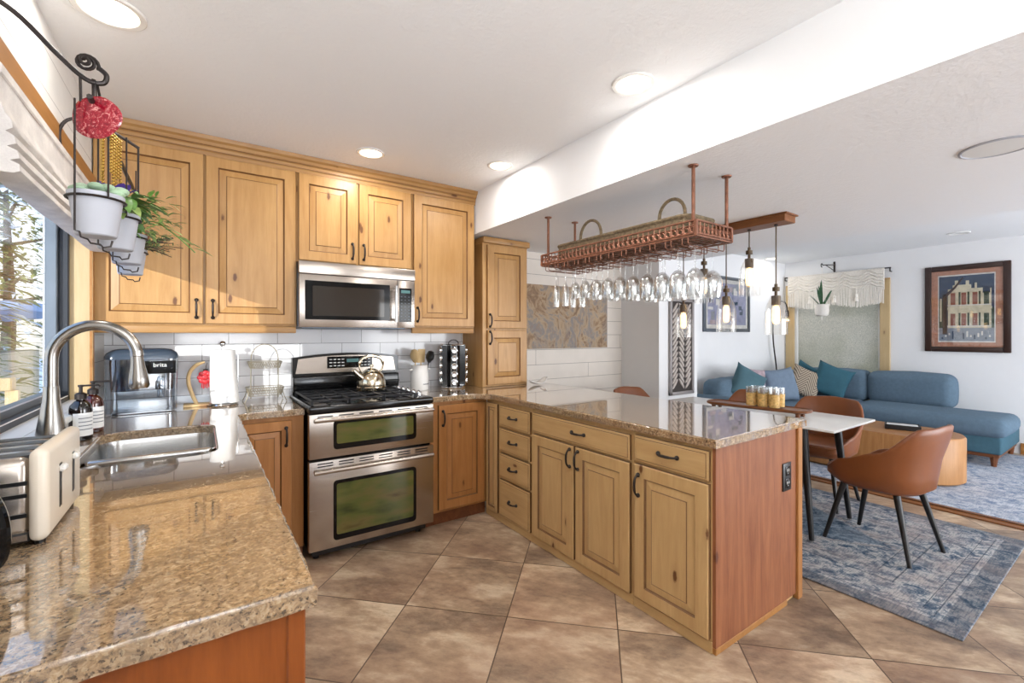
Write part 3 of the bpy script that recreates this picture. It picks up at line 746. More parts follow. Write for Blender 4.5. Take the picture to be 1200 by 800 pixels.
b = MB(); b.box(XP, 2.47, 1.048, 1.063, 0.028, CT - CTH, 'cedar', 0.001); b.build('end_panel', t)
b = MB(); b.box(XP, 2.36, 1.046, 1.064, 0.0, 0.027, 'casing', 0.002); b.build('shoe_strip', t)
b = MB(); b.box(2.455, 2.50, 1.036, 1.08, 0.0, CT - CTH, 'honey', 0.003); b.build('corner_post', t)
ou = thing('power_outlet', 'black power outlet on the reddish peninsula end panel', 'outlet', (2.351, 1.048, 0.57), world=True)
b = MB(); b.box(2.310, 2.392, 1.041, 1.0485, 0.565, 0.70, 'black', 0.003, 2); b.build('cover_plate', ou)
for z in (0.603, 0.662):
    b = MB(); b.box(2.331, 2.371, 1.038, 1.042, z - 0.022, z + 0.022, 'gloss_black', 0.004, 2)
    for xx in (2.342, 2.358): b.box(xx - 0.002, xx + 0.002, 1.0374, 1.0384, z - 0.004, z + 0.010, 'whiteplastic')
    b.box(2.3485, 2.3525, 1.0374, 1.0384, z - 0.014, z - 0.009, 'whiteplastic'); b.build('receptacle', ou)

# ---------------------------------------------------------------- granite worktops
def rrect(x0, x1, y0, y1, r, n=6):
    P = []
    for cx, cy, a in ((x1 - r, y1 - r, 0), (x0 + r, y1 - r, PI / 2), (x0 + r, y0 + r, PI), (x1 - r, y0 + r, 1.5 * PI)):
        P += [(cx + r * math.cos(a + k * PI / 2 / n), cy + r * math.sin(a + k * PI / 2 / n)) for k in range(n + 1)]
    return P
def slab(name, outer, holes, z0, z1, m, rough=0.0):
    b = MB(); bm = b.bm; edges = []
    def fine(loop):
        out = []
        for i in range(len(loop)):
            a, c = Vector(loop[i]), Vector(loop[(i + 1) % len(loop)]); k = max(1, int((c - a).length / 0.02)) if rough else 1
            out += [a + (c - a) * j / k for j in range(k)]
        return out
    for loop in [fine(outer)] + [[Vector(p) for p in h] for h in holes]:
        vs = [bm.verts.new((p[0], p[1], z1)) for p in loop]
        edges += [bm.edges.new((vs[i], vs[(i + 1) % len(vs)])) for i in range(len(vs))]
    r = bmesh.ops.triangle_fill(bm, use_beauty=True, edges=edges)
    top = [f for f in r['geom'] if isinstance(f, bmesh.types.BMFace)]
    for f in top:
        if f.normal.z < 0: f.normal_flip()
    ex = bmesh.ops.extrude_face_region(bm, geom=top)
    vs = [v for v in ex['geom'] if isinstance(v, bmesh.types.BMVert)]
    bmesh.ops.translate(bm, verts=vs, vec=(0, 0, z0 - z1))
    b._fin(bm.faces, m)
    bmesh.ops.recalc_face_normals(bm, faces=bm.faces)
    es = [e2 for e2 in bm.edges if len(e2.link_faces) == 2 and e2.calc_face_angle(0) > 0.9 and all(v.co.z > z1 - 1e-4 for v in e2.verts)]
    bmesh.ops.bevel(bm, geom=es, offset=0.006, segments=3, affect='EDGES')
    if rough:
        for v in bm.verts:
            if v.co.z < z1 - 0.0005:
                nz = noise.noise(v.co * 34) * rough
                v.co.x += nz; v.co.y += noise.noise(v.co * 30 + Vector((5, 5, 5))) * rough
    o = b.build(name, ang=50)
    return o
SINK = (-0.352, 0.046, 1.950, 2.600)
o = slab('granite_worktop', [(XL + 0.001, 0.822), (0.163, 0.822), (0.163, 2.80), (0.195, 2.832), (0.492, 2.832), (0.492, YB - 0.013), (XL + 0.001, YB - 0.013)],
         [rrect(*SINK, 0.075)], CT - CTH, CT, 'granite', 0.004)
tag(o, 'polished granite worktop around the sink with a rough chiselled edge', 'worktop')
o = slab('granite_worktop', [(1.272, 2.832), (1.62, 2.832), (1.715, 2.735), (1.715, 1.03), (2.53, 1.03), (2.53, YB - 0.002), (1.272, YB - 0.013)], [], CT - CTH, CT, 'granite', 0.003)
tag(o, 'polished granite worktop covering the peninsula', 'worktop')

# undermount sink
sk = thing('kitchen_sink', 'stainless steel two-bowl sink set into the granite by the window', 'sink', (-0.15, 2.28, 0.66), world=True)
def bowl(y0, y1, depth):
    b = MB(); z = CT - CTH - 0.001; rows = []
    for ins, zz in ((-0.012, z), (0.0, z), (0.004, z - 0.02), (0.010, z - depth + 0.04), (0.022, z - depth + 0.012), (0.05, z - depth)):
        rows.append([(p[0], p[1], zz) for p in rrect(SINK[0] - 0.004 + ins, SINK[1] + 0.004 - ins, y0 + ins, y1 - ins, 0.07 - min(ins, 0.03))])
    V = b.grid(rows, 'sinksteel', closed_u=True); b.cap(V[-1], 'sinksteel')
    o = b.build('bowl', sk)
    b = MB(); b.lathe([(0.0001, 0.004), (0.022, 0.004), (0.038, 0.006), (0.042, 0.001)], 'chrome', ((SINK[0] + SINK[1]) / 2, (y0 + y1) / 2, z - depth + 0.001), caps=False); b.build('drain', o)
bowl(2.19, 2.606, 0.19); bowl(1.944, 2.165, 0.17)
b = MB(); b.box(SINK[0] + 0.01, SINK[1] - 0.01, 2.162, 2.193, CT - CTH - 0.04, CT - 0.024, 'sinksteel', 0.012, 3); b.build('divider', sk)

# ---------------------------------------------------------------- range
RX0, RX1, RY = 0.499, 1.263, 2.745
rg = thing('gas_range', 'stainless steel double oven gas range with black cooktop', 'stove', ((RX0 + RX1) / 2, 3.1, 0), world=True)
b = MB(); b.box(RX0 + 0.004, RX1 - 0.004, RY + 0.045, 3.43, 0.075, 0.905, 'enamel', 0.003)
b.box(RX0 + 0.03, RX1 - 0.03, RY + 0.07, 3.40, 0.03, 0.08, 'black'); b.build('body', rg)
for x in (RX0 + 0.06, RX1 - 0.06):
    for y in (RY + 0.12, 3.36):
        b = MB(); b.cyl((x, y, 0), (x, y, 0.04), 0.018, 0.018, 'black'); b.build('foot', rg)
def oven_door(z0, z1, wz0, wz1, hz):
    b = MB(); b.box(RX0, RX1, RY, RY + 0.045, z0, z1, 'steel', 0.004, 2)
    for k in range(6):   # vent slots
        xk = RX0 + 0.045 + k * 0.118
        b.box(xk, xk + 0.085, RY - 0.0006, RY + 0.004, z1 - 0.019, z1 - 0.012, 'black'); b.box(xk, xk + 0.085, RY - 0.0006, RY + 0.004, z1 - 0.034, z1 - 0.028, 'black')
    d = b.build('oven_door', rg)
    T = Matrix.Translation((0, RY, 0)) @ Matrix.Rotation(PI / 2, 4, 'X')
    b = MB(); b.prism(rrect(RX0 + 0.132, RX1 - 0.122, wz0, wz1, 0.022), -0.003, 0.0025, 'gloss_black', T); b.build('window_surround', d)
    b = MB(); b.prism(rrect(RX0 + 0.15, RX1 - 0.142, wz0 + 0.032, wz1 - 0.02, 0.012), 0.0015, 0.0035, 'oven_reflection', T); b.build('window', d)
    b = MB(); b.tube([(RX0 + 0.02, RY - 0.045, hz), (RX1 - 0.02, RY - 0.045, hz)], 0.0125, 'steel', 12)
    for x in (RX0 + 0.05, RX1 - 0.05): b.box(x - 0.012, x + 0.012, RY - 0.045, RY + 0.002, hz - 0.009, hz + 0.009, 'steel', 0.003)
    b.build('handle', d)
M['oven_reflection'] = (lambda: (lambda t: (t.color(t.ramp(t.noise(t.coord('Object', (1.2, 1, 3.4)), 3.0, 3, 0.5), [(0.3, lin((40, 54, 22))), (0.48, lin((84, 90, 38))), (0.62, lin((100, 92, 46))), (0.75, lin((72, 56, 28)))])), t.set(0.06, 0, 0.7), t.m)[-1])(NT('oven_window_painted_reflection')))()  # reflected yard painted into the window colour as green and brown streaks
oven_door(0.085, 0.597, 0.125, 0.475, 0.545)
oven_door(0.612, 0.868, 0.655, 0.825, 0.838)
b = MB(); b.box(RX0 - 0.001, RX1 + 0.001, RY - 0.004, 3.42, 0.872, 0.914, 'enamel', 0.012, 3); b.build('cooktop', rg)
# continuous grates, three sections
for k in range(3):
    gx0 = RX0 + 0.025 + k * 0.212; gx1 = gx0 + 0.206; y0, y1 = RY + 0.05, 3.32; z = 0.939
    b = MB()
    for (xa, ya, xb, yb) in ((gx0, y0, gx1, y0), (gx0, y1, gx1, y1), (gx0, y0, gx0, y1), (gx1, y0, gx1, y1), (gx0, (y0 + y1) / 2, gx1, (y0 + y1) / 2),
                             ((gx0 + gx1) / 2, y0, (gx0 + gx1) / 2, y1), (gx0, y0 + 0.14, gx1, y0 + 0.14), (gx0, y1 - 0.14, gx1, y1 - 0.14)):
        b.box(min(xa, xb) - 0.006, max(xa, xb) + 0.006, min(ya, yb) - 0.006, max(ya, yb) + 0.006, z - 0.008, z + 0.005, 'cast', 0.003)
    for xa in (gx0, gx1):
        for ya in (y0, y1): b.box(xa - 0.007, xa + 0.007, ya - 0.007, ya + 0.007, 0.912, z, 'cast')
    b.build('grate', rg)
for (x, y, r) in ((RX0 + 0.13, RY + 0.19, 0.045), (RX0 + 0.13, 3.18, 0.04), (RX0 + 0.345, 3.03, 0.05), (RX0 + 0.55, RY + 0.19, 0.05), (RX0 + 0.55, 3.18, 0.036)):
    b = MB(); b.lathe([(r, 0.912), (r, 0.922), (r * 0.8, 0.924), (r * 0.78, 0.932), (0.0001, 0.934)], 'cast', (x, y, 0)); b.build('burner', rg)
for k in range(5):
    y = 2.87 + k * 0.098; x = RX1 - 0.05
    b = MB(); b.lathe([(0.022, 0.912), (0.022, 0.918), (0.017, 0.921), (0.016, 0.938), (0.013, 0.942), (0.0001, 0.943)], 'chrome', (x, y, 0)); b.box(x - 0.003, x + 0.003, y - 0.016, y + 0.016, 0.938, 0.949, 'chrome', 0.002); b.build('knob', rg)
# back guard with curved top
top = [(RX0 + 0.01 + (RX1 - RX0 - 0.02) * k / 20, 1.165 + 0.028 * (1 - (2 * k / 20 - 1) ** 2)) for k in range(21)]
T = Matrix.Translation((0, 3.44, 0)) @ Matrix.Rotation(PI / 2, 4, 'X')
b = MB(); b.prism([(RX1 - 0.01, 0.905), *reversed(top), (RX0 + 0.01, 0.905)][::-1], 0.0, 0.055, 'enamel', T)
b.box(RX0 + 0.01, RX1 - 0.01, 3.35, 3.39, 0.93, 1.035, 'enamel', 0.01, 2); b.box(RX0 + 0.01, RX1 - 0.01, 3.342, 3.36, 0.965, 0.985, 'gloss_black', 0.005)
g = b.build('backguard', rg)
b = MB(); b.prism([(RX0 + 0.03, 1.055), (RX1 - 0.03, 1.055), *reversed([(x, z - 0.016) for x, z in top[1:-1]])], 0.054, 0.060, 'steel', T); b.build('control_fascia', g)
b = MB(); b.box(RX0 + 0.235, RX0 + 0.555, 3.376, 3.381, 1.085, 1.168, 'gloss_black', 0.003)
for r_ in range(3):
    for c_ in range(4): b.box(RX0 + 0.25 + c_ * 0.028, RX0 + 0.268 + c_ * 0.028, 3.3752, 3.377, 1.098 + r_ * 0.023, 1.105 + r_ * 0.023, 'whiteplastic')
    for c_ in range(3): b.box(RX0 + 0.47 + c_ * 0.026, RX0 + 0.486 + c_ * 0.026, 3.3752, 3.377, 1.098 + r_ * 0.023, 1.105 + r_ * 0.023, 'whiteplastic')
b.box(RX0 + 0.37, RX0 + 0.455, 3.3752, 3.377, 1.125, 1.15, 'lcd'); b.build('control_panel', g)

# kettle on the back burner
kt = thing('kettle', 'polished steel whistling kettle on the back burner of the range', 'kettle', (0.962, 3.10, 0.945))
b = MB(); b.lathe([(0.0001, 0), (0.092, 0), (0.098, 0.004), (0.100, 0.022), (0.094, 0.03), (0.096, 0.04), (0.092, 0.07), (0.078, 0.105), (0.056, 0.128), (0.045, 0.132), (0.044, 0.137)], 'goldkettle', seg=32, caps=False); b.build('body', kt)
b = MB(); b.lathe([(0.045, 0.135), (0.03, 0.146), (0.006, 0.15), (0.006, 0.156), (0.015, 0.162), (0.013, 0.174), (0.0001, 0.178)], 'goldkettle', seg=24, caps=False); b.build('lid', kt)
b = MB(); b.tube([(-0.07, -0.02, 0.085), (-0.105, -0.03, 0.115), (-0.13, -0.037, 0.142)], [0.026, 0.019, 0.014], 'goldkettle', 14); b.build('spout', kt)
b = MB(); b.tube(catmull([(-0.07, -0.02, 0.125), (-0.088, -0.02, 0.165), (-0.07, -0.015, 0.215), (0, 0, 0.235), (0.07, 0.015, 0.215), (0.088, 0.02, 0.165), (0.07, 0.02, 0.125)], 5), [0.006] * 7 + [0.011] * 17 + [0.006] * 7, 'goldkettle', 10); b.build('handle', kt)

# microwave over the range
MX0, MX1, MY, MZ0, MZ1 = 0.496, 1.260, 3.052, 1.363, 1.788
mw = thing('microwave', 'stainless steel over-the-range microwave under the short cabinet', 'microwave', ((MX0 + MX1) / 2, 3.25, MZ0), world=True)
b = MB(); b.box(MX0, MX1, MY + 0.03, YB - 0.014, MZ0 + 0.012, MZ1, 'aluminium', 0.003); b.box(MX0 + 0.02, MX1 - 0.06, MY + 0.04, YB - 0.05, MZ0, MZ0 + 0.014, 'black', 0.003); b.build('body', mw)
b = MB(); b.box(MX0, MX1, MY - 0.004, MY + 0.03, MZ1 - 0.078, MZ1, 'steel', 0.003, 2); b.build('vent_fascia', mw)
b = MB(); b.box(MX0 + 0.002, 1.130, MY, MY + 0.03, MZ0 + 0.010, MZ1 - 0.081, 'steel', 0.003, 2); d = b.build('door', mw)
T = Matrix.Translation((0, MY, 0)) @ Matrix.Rotation(PI / 2, 4, 'X')
b = MB(); b.prism(rrect(MX0 + 0.035, 1.075, MZ0 + 0.058, MZ0 + 0.305, 0.004), -0.002, 0.002, 'gloss_black', T); b.build('window_surround', d)
M['mwwin'] = (lambda t: (t.color(lin((46, 40, 34))), t.set(0.05, 0, 0.45), t.m)[-1])(NT('microwave_window'))
b = MB(); b.prism(rrect(MX0 + 0.08, 1.035, MZ0 + 0.083, MZ0 + 0.272, 0.003), 0.001, 0.003, 'mwwin', T); b.build('window', d)
b = MB(); b.tube([(1.108, MY - 0.04, MZ0 + 0.05), (1.108, MY - 0.04, MZ0 + 0.30)], 0.011, 'chrome', 12)
for z in (MZ0 + 0.065, MZ0 + 0.285): b.box(1.100, 1.116, MY - 0.04, MY + 0.002, z - 0.008, z + 0.008, 'chrome', 0.003)
b.build('handle', d)
b = MB(); b.box(1.132, MX1 - 0.002, MY, MY + 0.03, MZ0 + 0.010, MZ1 - 0.081, 'steel', 0.003, 2); cp_ = b.build('control_side', mw)
b = MB(); b.box(1.142, MX1 - 0.026, MY - 0.002, MY + 0.002, MZ0 + 0.052, MZ0 + 0.290, 'gloss_black', 0.002)
for r_ in range(8):
    for c_ in range(3): b.box(1.154 + c_ * 0.027, 1.164 + c_ * 0.027, MY - 0.0028, MY - 0.001, MZ0 + 0.066 + r_ * 0.023, MZ0 + 0.070 + r_ * 0.023, 'picgrey')
b.box(1.156, 1.222, MY - 0.0028, MY - 0.001, MZ0 + 0.255, MZ0 + 0.276, 'lcd'); b.build('keypad', cp_)

# ---------------------------------------------------------------- things on the sink worktop
fa = thing('kitchen_faucet', 'brushed nickel gooseneck faucet with pull-down spray head', 'faucet', (-0.400, 2.04, CT))
b = MB(); b.lathe([(0.040, 0), (0.042, 0.012), (0.041, 0.06), (0.037, 0.11), (0.028, 0.17), (0.021, 0.22), (0.0195, 0.26), (0.019, 0.262)], 'steel_v', seg=28); b.build('body', fa)
P = [(0, 0, 0.26), (0, 0, 0.33)] + [tuple(p) for p in arc((0.108, -0.008, 0.345), 0.108, PI, PI * 0.06, 16, (1, -0.07, 0), (0, 0, 1.06))][1:]
b = MB(); b.tube(catmull(P, 3), 0.0175, 'steel_v', 16); b.build('spout', fa)
ex = P[-1]; b = MB()
dr = (Vector(ex) - Vector(P[-2])).normalized(); dr = Vector((0.06, 0, -1)).normalized(); e0 = Vector(ex)
b.tube([e0 - dr * 0.006, e0 + dr * 0.012, e0 + dr * 0.014, e0 + dr * 0.05, e0 + dr * 0.085, e0 + dr * 0.115, e0 + dr * 0.125], [0.0185, 0.0185, 0.017, 0.0205, 0.027, 0.030, 0.025], 'steel_v', 20); b.build('spray_head', fa)
b = MB(); b.tube([(-0.01, 0.03, 0.13), (-0.015, 0.07, 0.15), (-0.02, 0.10, 0.175)], [0.010, 0.007, 0.008], 'steel_v', 10); b.build('lever', fa)

def bottle(x, y, label, name, body, lab):
    t = thing(name, label, 'soap bottle', (x, y, CT), 0.5, 'soap bottles by the window')
    b = MB(); b.lathe([(0.0001, 0), (0.033, 0), (0.036, 0.004), (0.036, 0.125), (0.033, 0.142), (0.020, 0.158), (0.014, 0.162), (0.014, 0.170)], body, seg=24, caps=False); b.build('bottle', t)
    b = MB(); rows = [[(0.0365 * math.cos(a), 0.0365 * math.sin(a), z) for a in [(-2.6 + 2.4 * k / 14) for k in range(15)]] for z in (0.02, 0.112)]; b.grid(rows, lab)
    for zz in (0.045, 0.06, 0.075, 0.09):
        b.grid([[(0.0368 * math.cos(a), 0.0368 * math.sin(a), z) for a in [(-2.1 + 1.4 * k / 8) for k in range(9)]] for z in (zz, zz + 0.003)], 'picgrey')
    b.build('paper_label', t)
    b = MB(); b.lathe([(0.019, 0.166), (0.019, 0.186), (0.012, 0.192), (0.006, 0.194), (0.006, 0.214), (0.009, 0.216), (0.009, 0.224), (0.0001, 0.225)], 'iron', seg=16, caps=False)
    b.tube([(0, 0, 0.22), (0.045, -0.03, 0.221), (0.05, -0.034, 0.214)], 0.004, 'iron', 7); b.build('pump', t)
bottle(-0.405, 2.50, 'dark brown pump bottle with a white label, nearer the faucet', 'soap_bottle', 'darkamber', 'paper')
bottle(-0.395, 2.68, 'reddish amber pump bottle with a white label, behind the dark one', 'soap_bottle', 'amber', 'paper')

# toaster (near the left edge)
to = thing('toaster', 'brushed steel toaster with cream end panel at the left end of the worktop', 'toaster', (-0.36, 1.44, CT))
b = MB(); b.box(-0.095, 0.075, -0.14, 0.14, 0.02, 0.180, 'steel', 0.018, 3); b.box(-0.095, 0.075, -0.143, 0.143, 0.010, 0.03, 'black', 0.004)
for y in (-0.1, -0.035, 0.035, 0.1): b.box(-0.085, 0.07, y - 0.018, y + 0.018, 0.176, 0.1808, 'black')
for z in (0.06, 0.1, 0.125): b.box(-0.095, 0.07, -0.1412, -0.139, z, z + 0.008, 'black')
b.build('body', to)
b = MB(); b.box(0.072, 0.103, -0.150, 0.150, 0.008, 0.196, 'cream', 0.018, 4)
d = b.build('end_panel', to)
for y in (-0.055, 0.065):
    b = MB(); b.box(0.1025, 0.1038, y - 0.010, y + 0.010, 0.05, 0.145, 'black', 0.0005); q_ = b.build('lever_slot', d)
    b = MB(); b.box(0.101, 0.114, y - 0.014, y + 0.014, 0.128, 0.142, 'whiteplastic', 0.004); b.build('lever', d)
for x in (-0.08, 0.085):
    for y in (-0.12, 0.12):
        b = MB(); b.cyl((x, y, 0), (x, y, 0.012), 0.009, 0.009, 'black', 10); b.build('foot', to)
# black appliance cut off by the left edge
ke = thing('electric_kettle', 'black glossy rounded kettle with a grey rim at the left edge, before the toaster', 'kettle', (-0.385, 1.135, CT))
b = MB(); b.lathe([(0.0001, 0), (0.072, 0), (0.078, 0.006), (0.077, 0.03), (0.071, 0.09), (0.056, 0.14), (0.047, 0.155), (0.0001, 0.16)], 'enamel', seg=32, caps=False); b.build('body', ke)
b = MB(); b.tube(catmull([(0.052, 0.005, 0.146), (0.082, 0.01, 0.15), (0.098, 0.012, 0.10), (0.096, 0.012, 0.04), (0.074, 0.008, 0.02)], 6), 0.011, 'gloss_black', 10); b.build('handle', ke)
b = MB(); b.lathe([(0.079, 0.0), (0.081, 0.004), (0.079, 0.012)], 'chrome', seg=32, caps=False); b.build('base_rim', ke)
b = MB(); b.lathe([(0.046, 0.155), (0.03, 0.166), (0.008, 0.168), (0.008, 0.178), (0.0001, 0.18)], 'gloss_black', seg=20, caps=False); b.build('lid', ke)

# water filter dispenser
wd = thing('water_dispenser', 'large clear water filter tank with dark lid and tap on the worktop', 'water filter', (-0.268, 3.20, CT), 0.06)
def tank(b, sx, sy, z0, z1, m, tx=1.04, r=0.045, cap0=True, cap1=True):
    rows = [[(p[0] * (1 + (tx - 1) * k), p[1] * (1 + (tx - 1) * k), z0 + (z1 - z0) * k) for p in rrect(-sx, sx, -sy, sy, r)] for k in (0, 0.5, 1)]
    V = b.grid(rows, m, closed_u=True)
    if cap0: b.cap(V[0], m)
    if cap1: b.cap(V[-1], m)
b = MB(); tank(b, 0.150, 0.075, 0.012, 0.300, 'tankglass', cap1=False); b.box(-0.13, 0.13, -0.06, 0.06, 0, 0.014, 'tankglass', 0.004); b.build('tank', wd)
M['tinted'] = glass('smoke_tank', (0.26, 0.31, 0.38), 0.12, 0.5, 0.05)
b = MB(); tank(b, 0.132, 0.068, 0.125, 0.305, 'tinted'); b.build('reservoir', wd)
M['lidblue'] = plain('slate_lid', (58, 70, 84), 0.2)
b = MB(); rows = []
for ins, z in ((0, 0.296), (0, 0.310), (0.008, 0.330), (0.03, 0.346), (0.06, 0.352)):
    rows.append([(p[0] * 1.04, p[1] * 1.04, z) for p in rrect(-0.152 + ins, 0.152 - ins, -0.077 + ins * .8, 0.077 - ins * .8, 0.045 - ins * .4 if ins < 0.05 else 0.015)])
V = b.grid(rows, 'lidblue', closed_u=True); b.cap(V[0], 'lidblue'); b.cap(V[-1], 'lidblue'); lid = b.build('lid', wd)
b = MB(); tank(b, 0.07, 0.004, 0.215, 0.285, 'gloss_black', 1.0, 0.003); o = b.build('badge_plate', wd); o.location = (0.075, -0.079, 0)
text_mesh('brita', 0.032, 'whiteplastic', 'lettering', wd, Matrix.Translation((0.075, -0.0840, 0.262)) @ Matrix.Rotation(PI / 2, 4, 'X'))
b = MB(); b.box(0.062, 0.098, -0.105, -0.072, 0.085, 0.20, 'tankglass', 0.012, 3); b.box(0.055, 0.075, -0.100, -0.074, 0.13, 0.175, 'black', 0.006, 2); b.build('tap', wd)

# wooden hook stand with a red ornament
hs = thing('ornament_stand', 'pale wooden hook stand between the water tank and the paper towels', 'stand', (-0.015, 3.30, CT))
b = MB(); b.box(-0.075, 0.085, -0.05, 0.05, 0, 0.014, 'palewood', 0.004, 2); b.build('base', hs)
b = MB(); b.tube(catmull([(-0.01, 0, 0.012), (-0.032, 0, 0.07), (-0.05, 0, 0.14), (-0.045, 0, 0.20), (-0.012, 0, 0.245), (0.03, 0, 0.262)], 6), [0.011] * 26 + [0.009, 0.008, 0.007, 0.006, 0.006], 'palewood', 10); b.build('hook', hs)
orn = thing('hanging_ornament', 'red flower-shaped glass ornament hanging from the wooden hook stand', 'ornament', (0.018, 3.30, CT + 0.17))
b = MB(); rnd = random.Random(4)
for k in range(8):
    a = k * PI / 4; b.sphere((0.026 * math.cos(a), 0, 0.026 * math.sin(a)), 0.017, 'red', 7, (1, 0.45, 1))
b.sphere((0, -0.004, 0), 0.018, 'red', 8, (1, 0.5, 1)); b.build('petals', orn)
b = MB(); b.tube([(0, 0, 0.04), (0.004, 0, 0.07), (0.010, 0, 0.088)], 0.002, 'iron', 6); b.box(-0.012, 0.014, -0.004, 0.004, 0.04, 0.05, 'black', 0.002); b.build('hanger', orn)
b = MB()
for k in range(5): b.tube([(-0.016 + k * 0.008, 0, -0.03), (-0.018 + k * 0.009, 0, -0.062 - 0.006 * (k % 2))], 0.003, 'red', 5)
b.build('fringe', orn)

# paper towels
pt = thing('paper_towel_holder', 'chrome upright paper towel holder on the worktop', 'paper towel holder', (0.105, 3.27, CT))
b = MB(); b.lathe([(0.0001, 0), (0.082, 0), (0.085, 0.004), (0.08, 0.012), (0.0001, 0.014)], 'chrome', seg=28, caps=False); b.build('base', pt)
b = MB(); b.tube([(0, 0, 0.01), (0, 0, 0.36)], 0.006, 'chrome', 10); b.sphere((0, 0, 0.372), 0.017, 'chrome', 10); b.build('rod', pt)
b = MB(); b.tube([(0.078, -0.01, 0.012), (0.078, -0.01, 0.30)], 0.004, 'chrome', 8); b.build('tension_arm', pt)
pr_ = thing('paper_towel_roll', 'white paper towel roll with loose flared end on its holder', 'paper towel', (0.105, 3.27, CT + 0.016))
rows = []
for z in [0.0 + 0.318 * k / 10 for k in range(11)]:
    fl = 0.022 * max(0, (1 - z / 0.318)) ** 1.3
    rows.append([((0.066 + (fl if -1.2 < a < 1.1 else 0)) * math.cos(a), (0.066 + (fl if -1.2 < a < 1.1 else 0)) * math.sin(a), z) for a in [(-PI + 2 * PI * k / 40) for k in range(40)]])
b = MB(); V = b.grid(rows, 'paper', closed_u=True)
inner = [[(0.02 * math.cos(-PI + 2 * PI * k / 40), 0.02 * math.sin(-PI + 2 * PI * k / 40), z) for k in range(40)] for z in (0.318, 0.0)]
b.grid([rows[-1], inner[0], inner[1], rows[0]], 'paper', closed_u=True); b.build('roll', pr_, ang=50)

# two tier wire basket
wb_ = thing('tiered_wire_basket', 'antique white two-tier wire basket with arched handle beside the range', 'wire basket', (0.335, 3.30, CT))
def wire_tray(z, sx, sy, h, name):
    b = MB()
    for k, zz in ((0.86, z), (1.0, z + h)):
        b.tube([(p[0], p[1], zz) for p in rrect(-sx * k, sx * k, -sy * k, sy * k, 0.02, 3)], 0.0028 if k == 1.0 else 0.002, 'greywire', 6, closed=True)
    A, Bq = rrect(-sx * .86, sx * .86, -sy * .86, sy * .86, 0.02, 3), rrect(-sx, sx, -sy, sy, 0.02, 3)
    for i in range(len(A)):
        for tt in (0, 0.5):
            j = (i + 1) % len(A); pa = Vector(A[i]).lerp(Vector(A[j]), tt); pb = Vector(Bq[i]).lerp(Vector(Bq[j]), tt)
            b.tube([(*pa, z), (*pb, z + h)], 0.0013, 'greywire', 4)
    n = 14
    for i in range(n):    # diamond lattice on the sides
        x0_ = -sx + 2 * sx * i / n; x1_ = x0_ + 2 * sx / n
        for s_ in (-1, 1):
            b.tube([(x0_ * .9, s_ * sy * .9, z + h * .2), (x1_ * .97, s_ * sy * .97, z + h * .85)], 0.0012, 'greywire', 4); b.tube([(x1_ * .9, s_ * sy * .9, z + h * .2), (x0_ * .97, s_ * sy * .97, z + h * .85)], 0.0012, 'greywire', 4)
    for i in range(8):
        x = -sx * .86 + 2 * sx * .86 * i / 7; b.tube([(x, -sy * .86, z), (x, sy * .86, z)], 0.0012, 'greywire', 4)
    b.build(name, wb_)
wire_tray(0.042, 0.105, 0.075, 0.048, 'lower_tray'); wire_tray(0.215, 0.095, 0.065, 0.04, 'upper_tray')
b = MB(); b.tube([(-0.078, 0, 0.02)] + [(-0.078, 0, 0.25)] + [tuple(p) for p in arc((0, 0, 0.27), 0.078, PI, 0, 12, (1, 0, 0), (0, 0, 1.25))] + [(0.078, 0, 0.25), (0.078, 0, 0.02)], 0.0032, 'greywire', 7); b.build('handle', wb_)
for sx_, sy_ in ((-1, -1), (-1, 1), (1, -1), (1, 1)):
    b = MB(); b.tube([(sx_ * 0.095, sy_ * 0.066, 0.07), (sx_ * 0.105, sy_ * 0.072, 0.03), (sx_ * 0.118, sy_ * 0.078, 0.003)], 0.003, 'greywire', 6); b.build('leg', wb_)

# utensil crock with its utensils
ck = thing('utensil_crock', 'white ceramic utensil crock with two small lugs right of the range', 'crock', (1.395, 3.29, CT))
b = MB(); b.lathe([(0.0001, 0.001), (0.068, 0), (0.071, 0.004), (0.070, 0.13), (0.064, 0.148), (0.064, 0.186), (0.067, 0.192), (0.060, 0.192), (0.059, 0.15), (0.058, 0.02), (0.0001, 0.016)], 'white', seg=32, caps=False); b.build('body', ck)
for s_ in (-1, 1):
    b = MB(); b.tube([(s_ * 0.063, -0.01, 0.16), (s_ * 0.078, -0.012, 0.158), (s_ * 0.082, -0.013, 0.15)], 0.007, 'white', 8); b.build('lug', ck)
b = MB()
for k in range(9): b.tube([(0.0 + k * 0.006, -math.sqrt(0.0722 ** 2 - (k * 0.006) ** 2), 0.045 + 0.006 * (k % 2)), (0.005 + k * 0.006, -math.sqrt(0.0722 ** 2 - (0.005 + k * 0.006) ** 2), 0.050 - 0.004 * (k % 2))], 0.002, 'picgrey', 5)
b.build('faded_mark', ck)
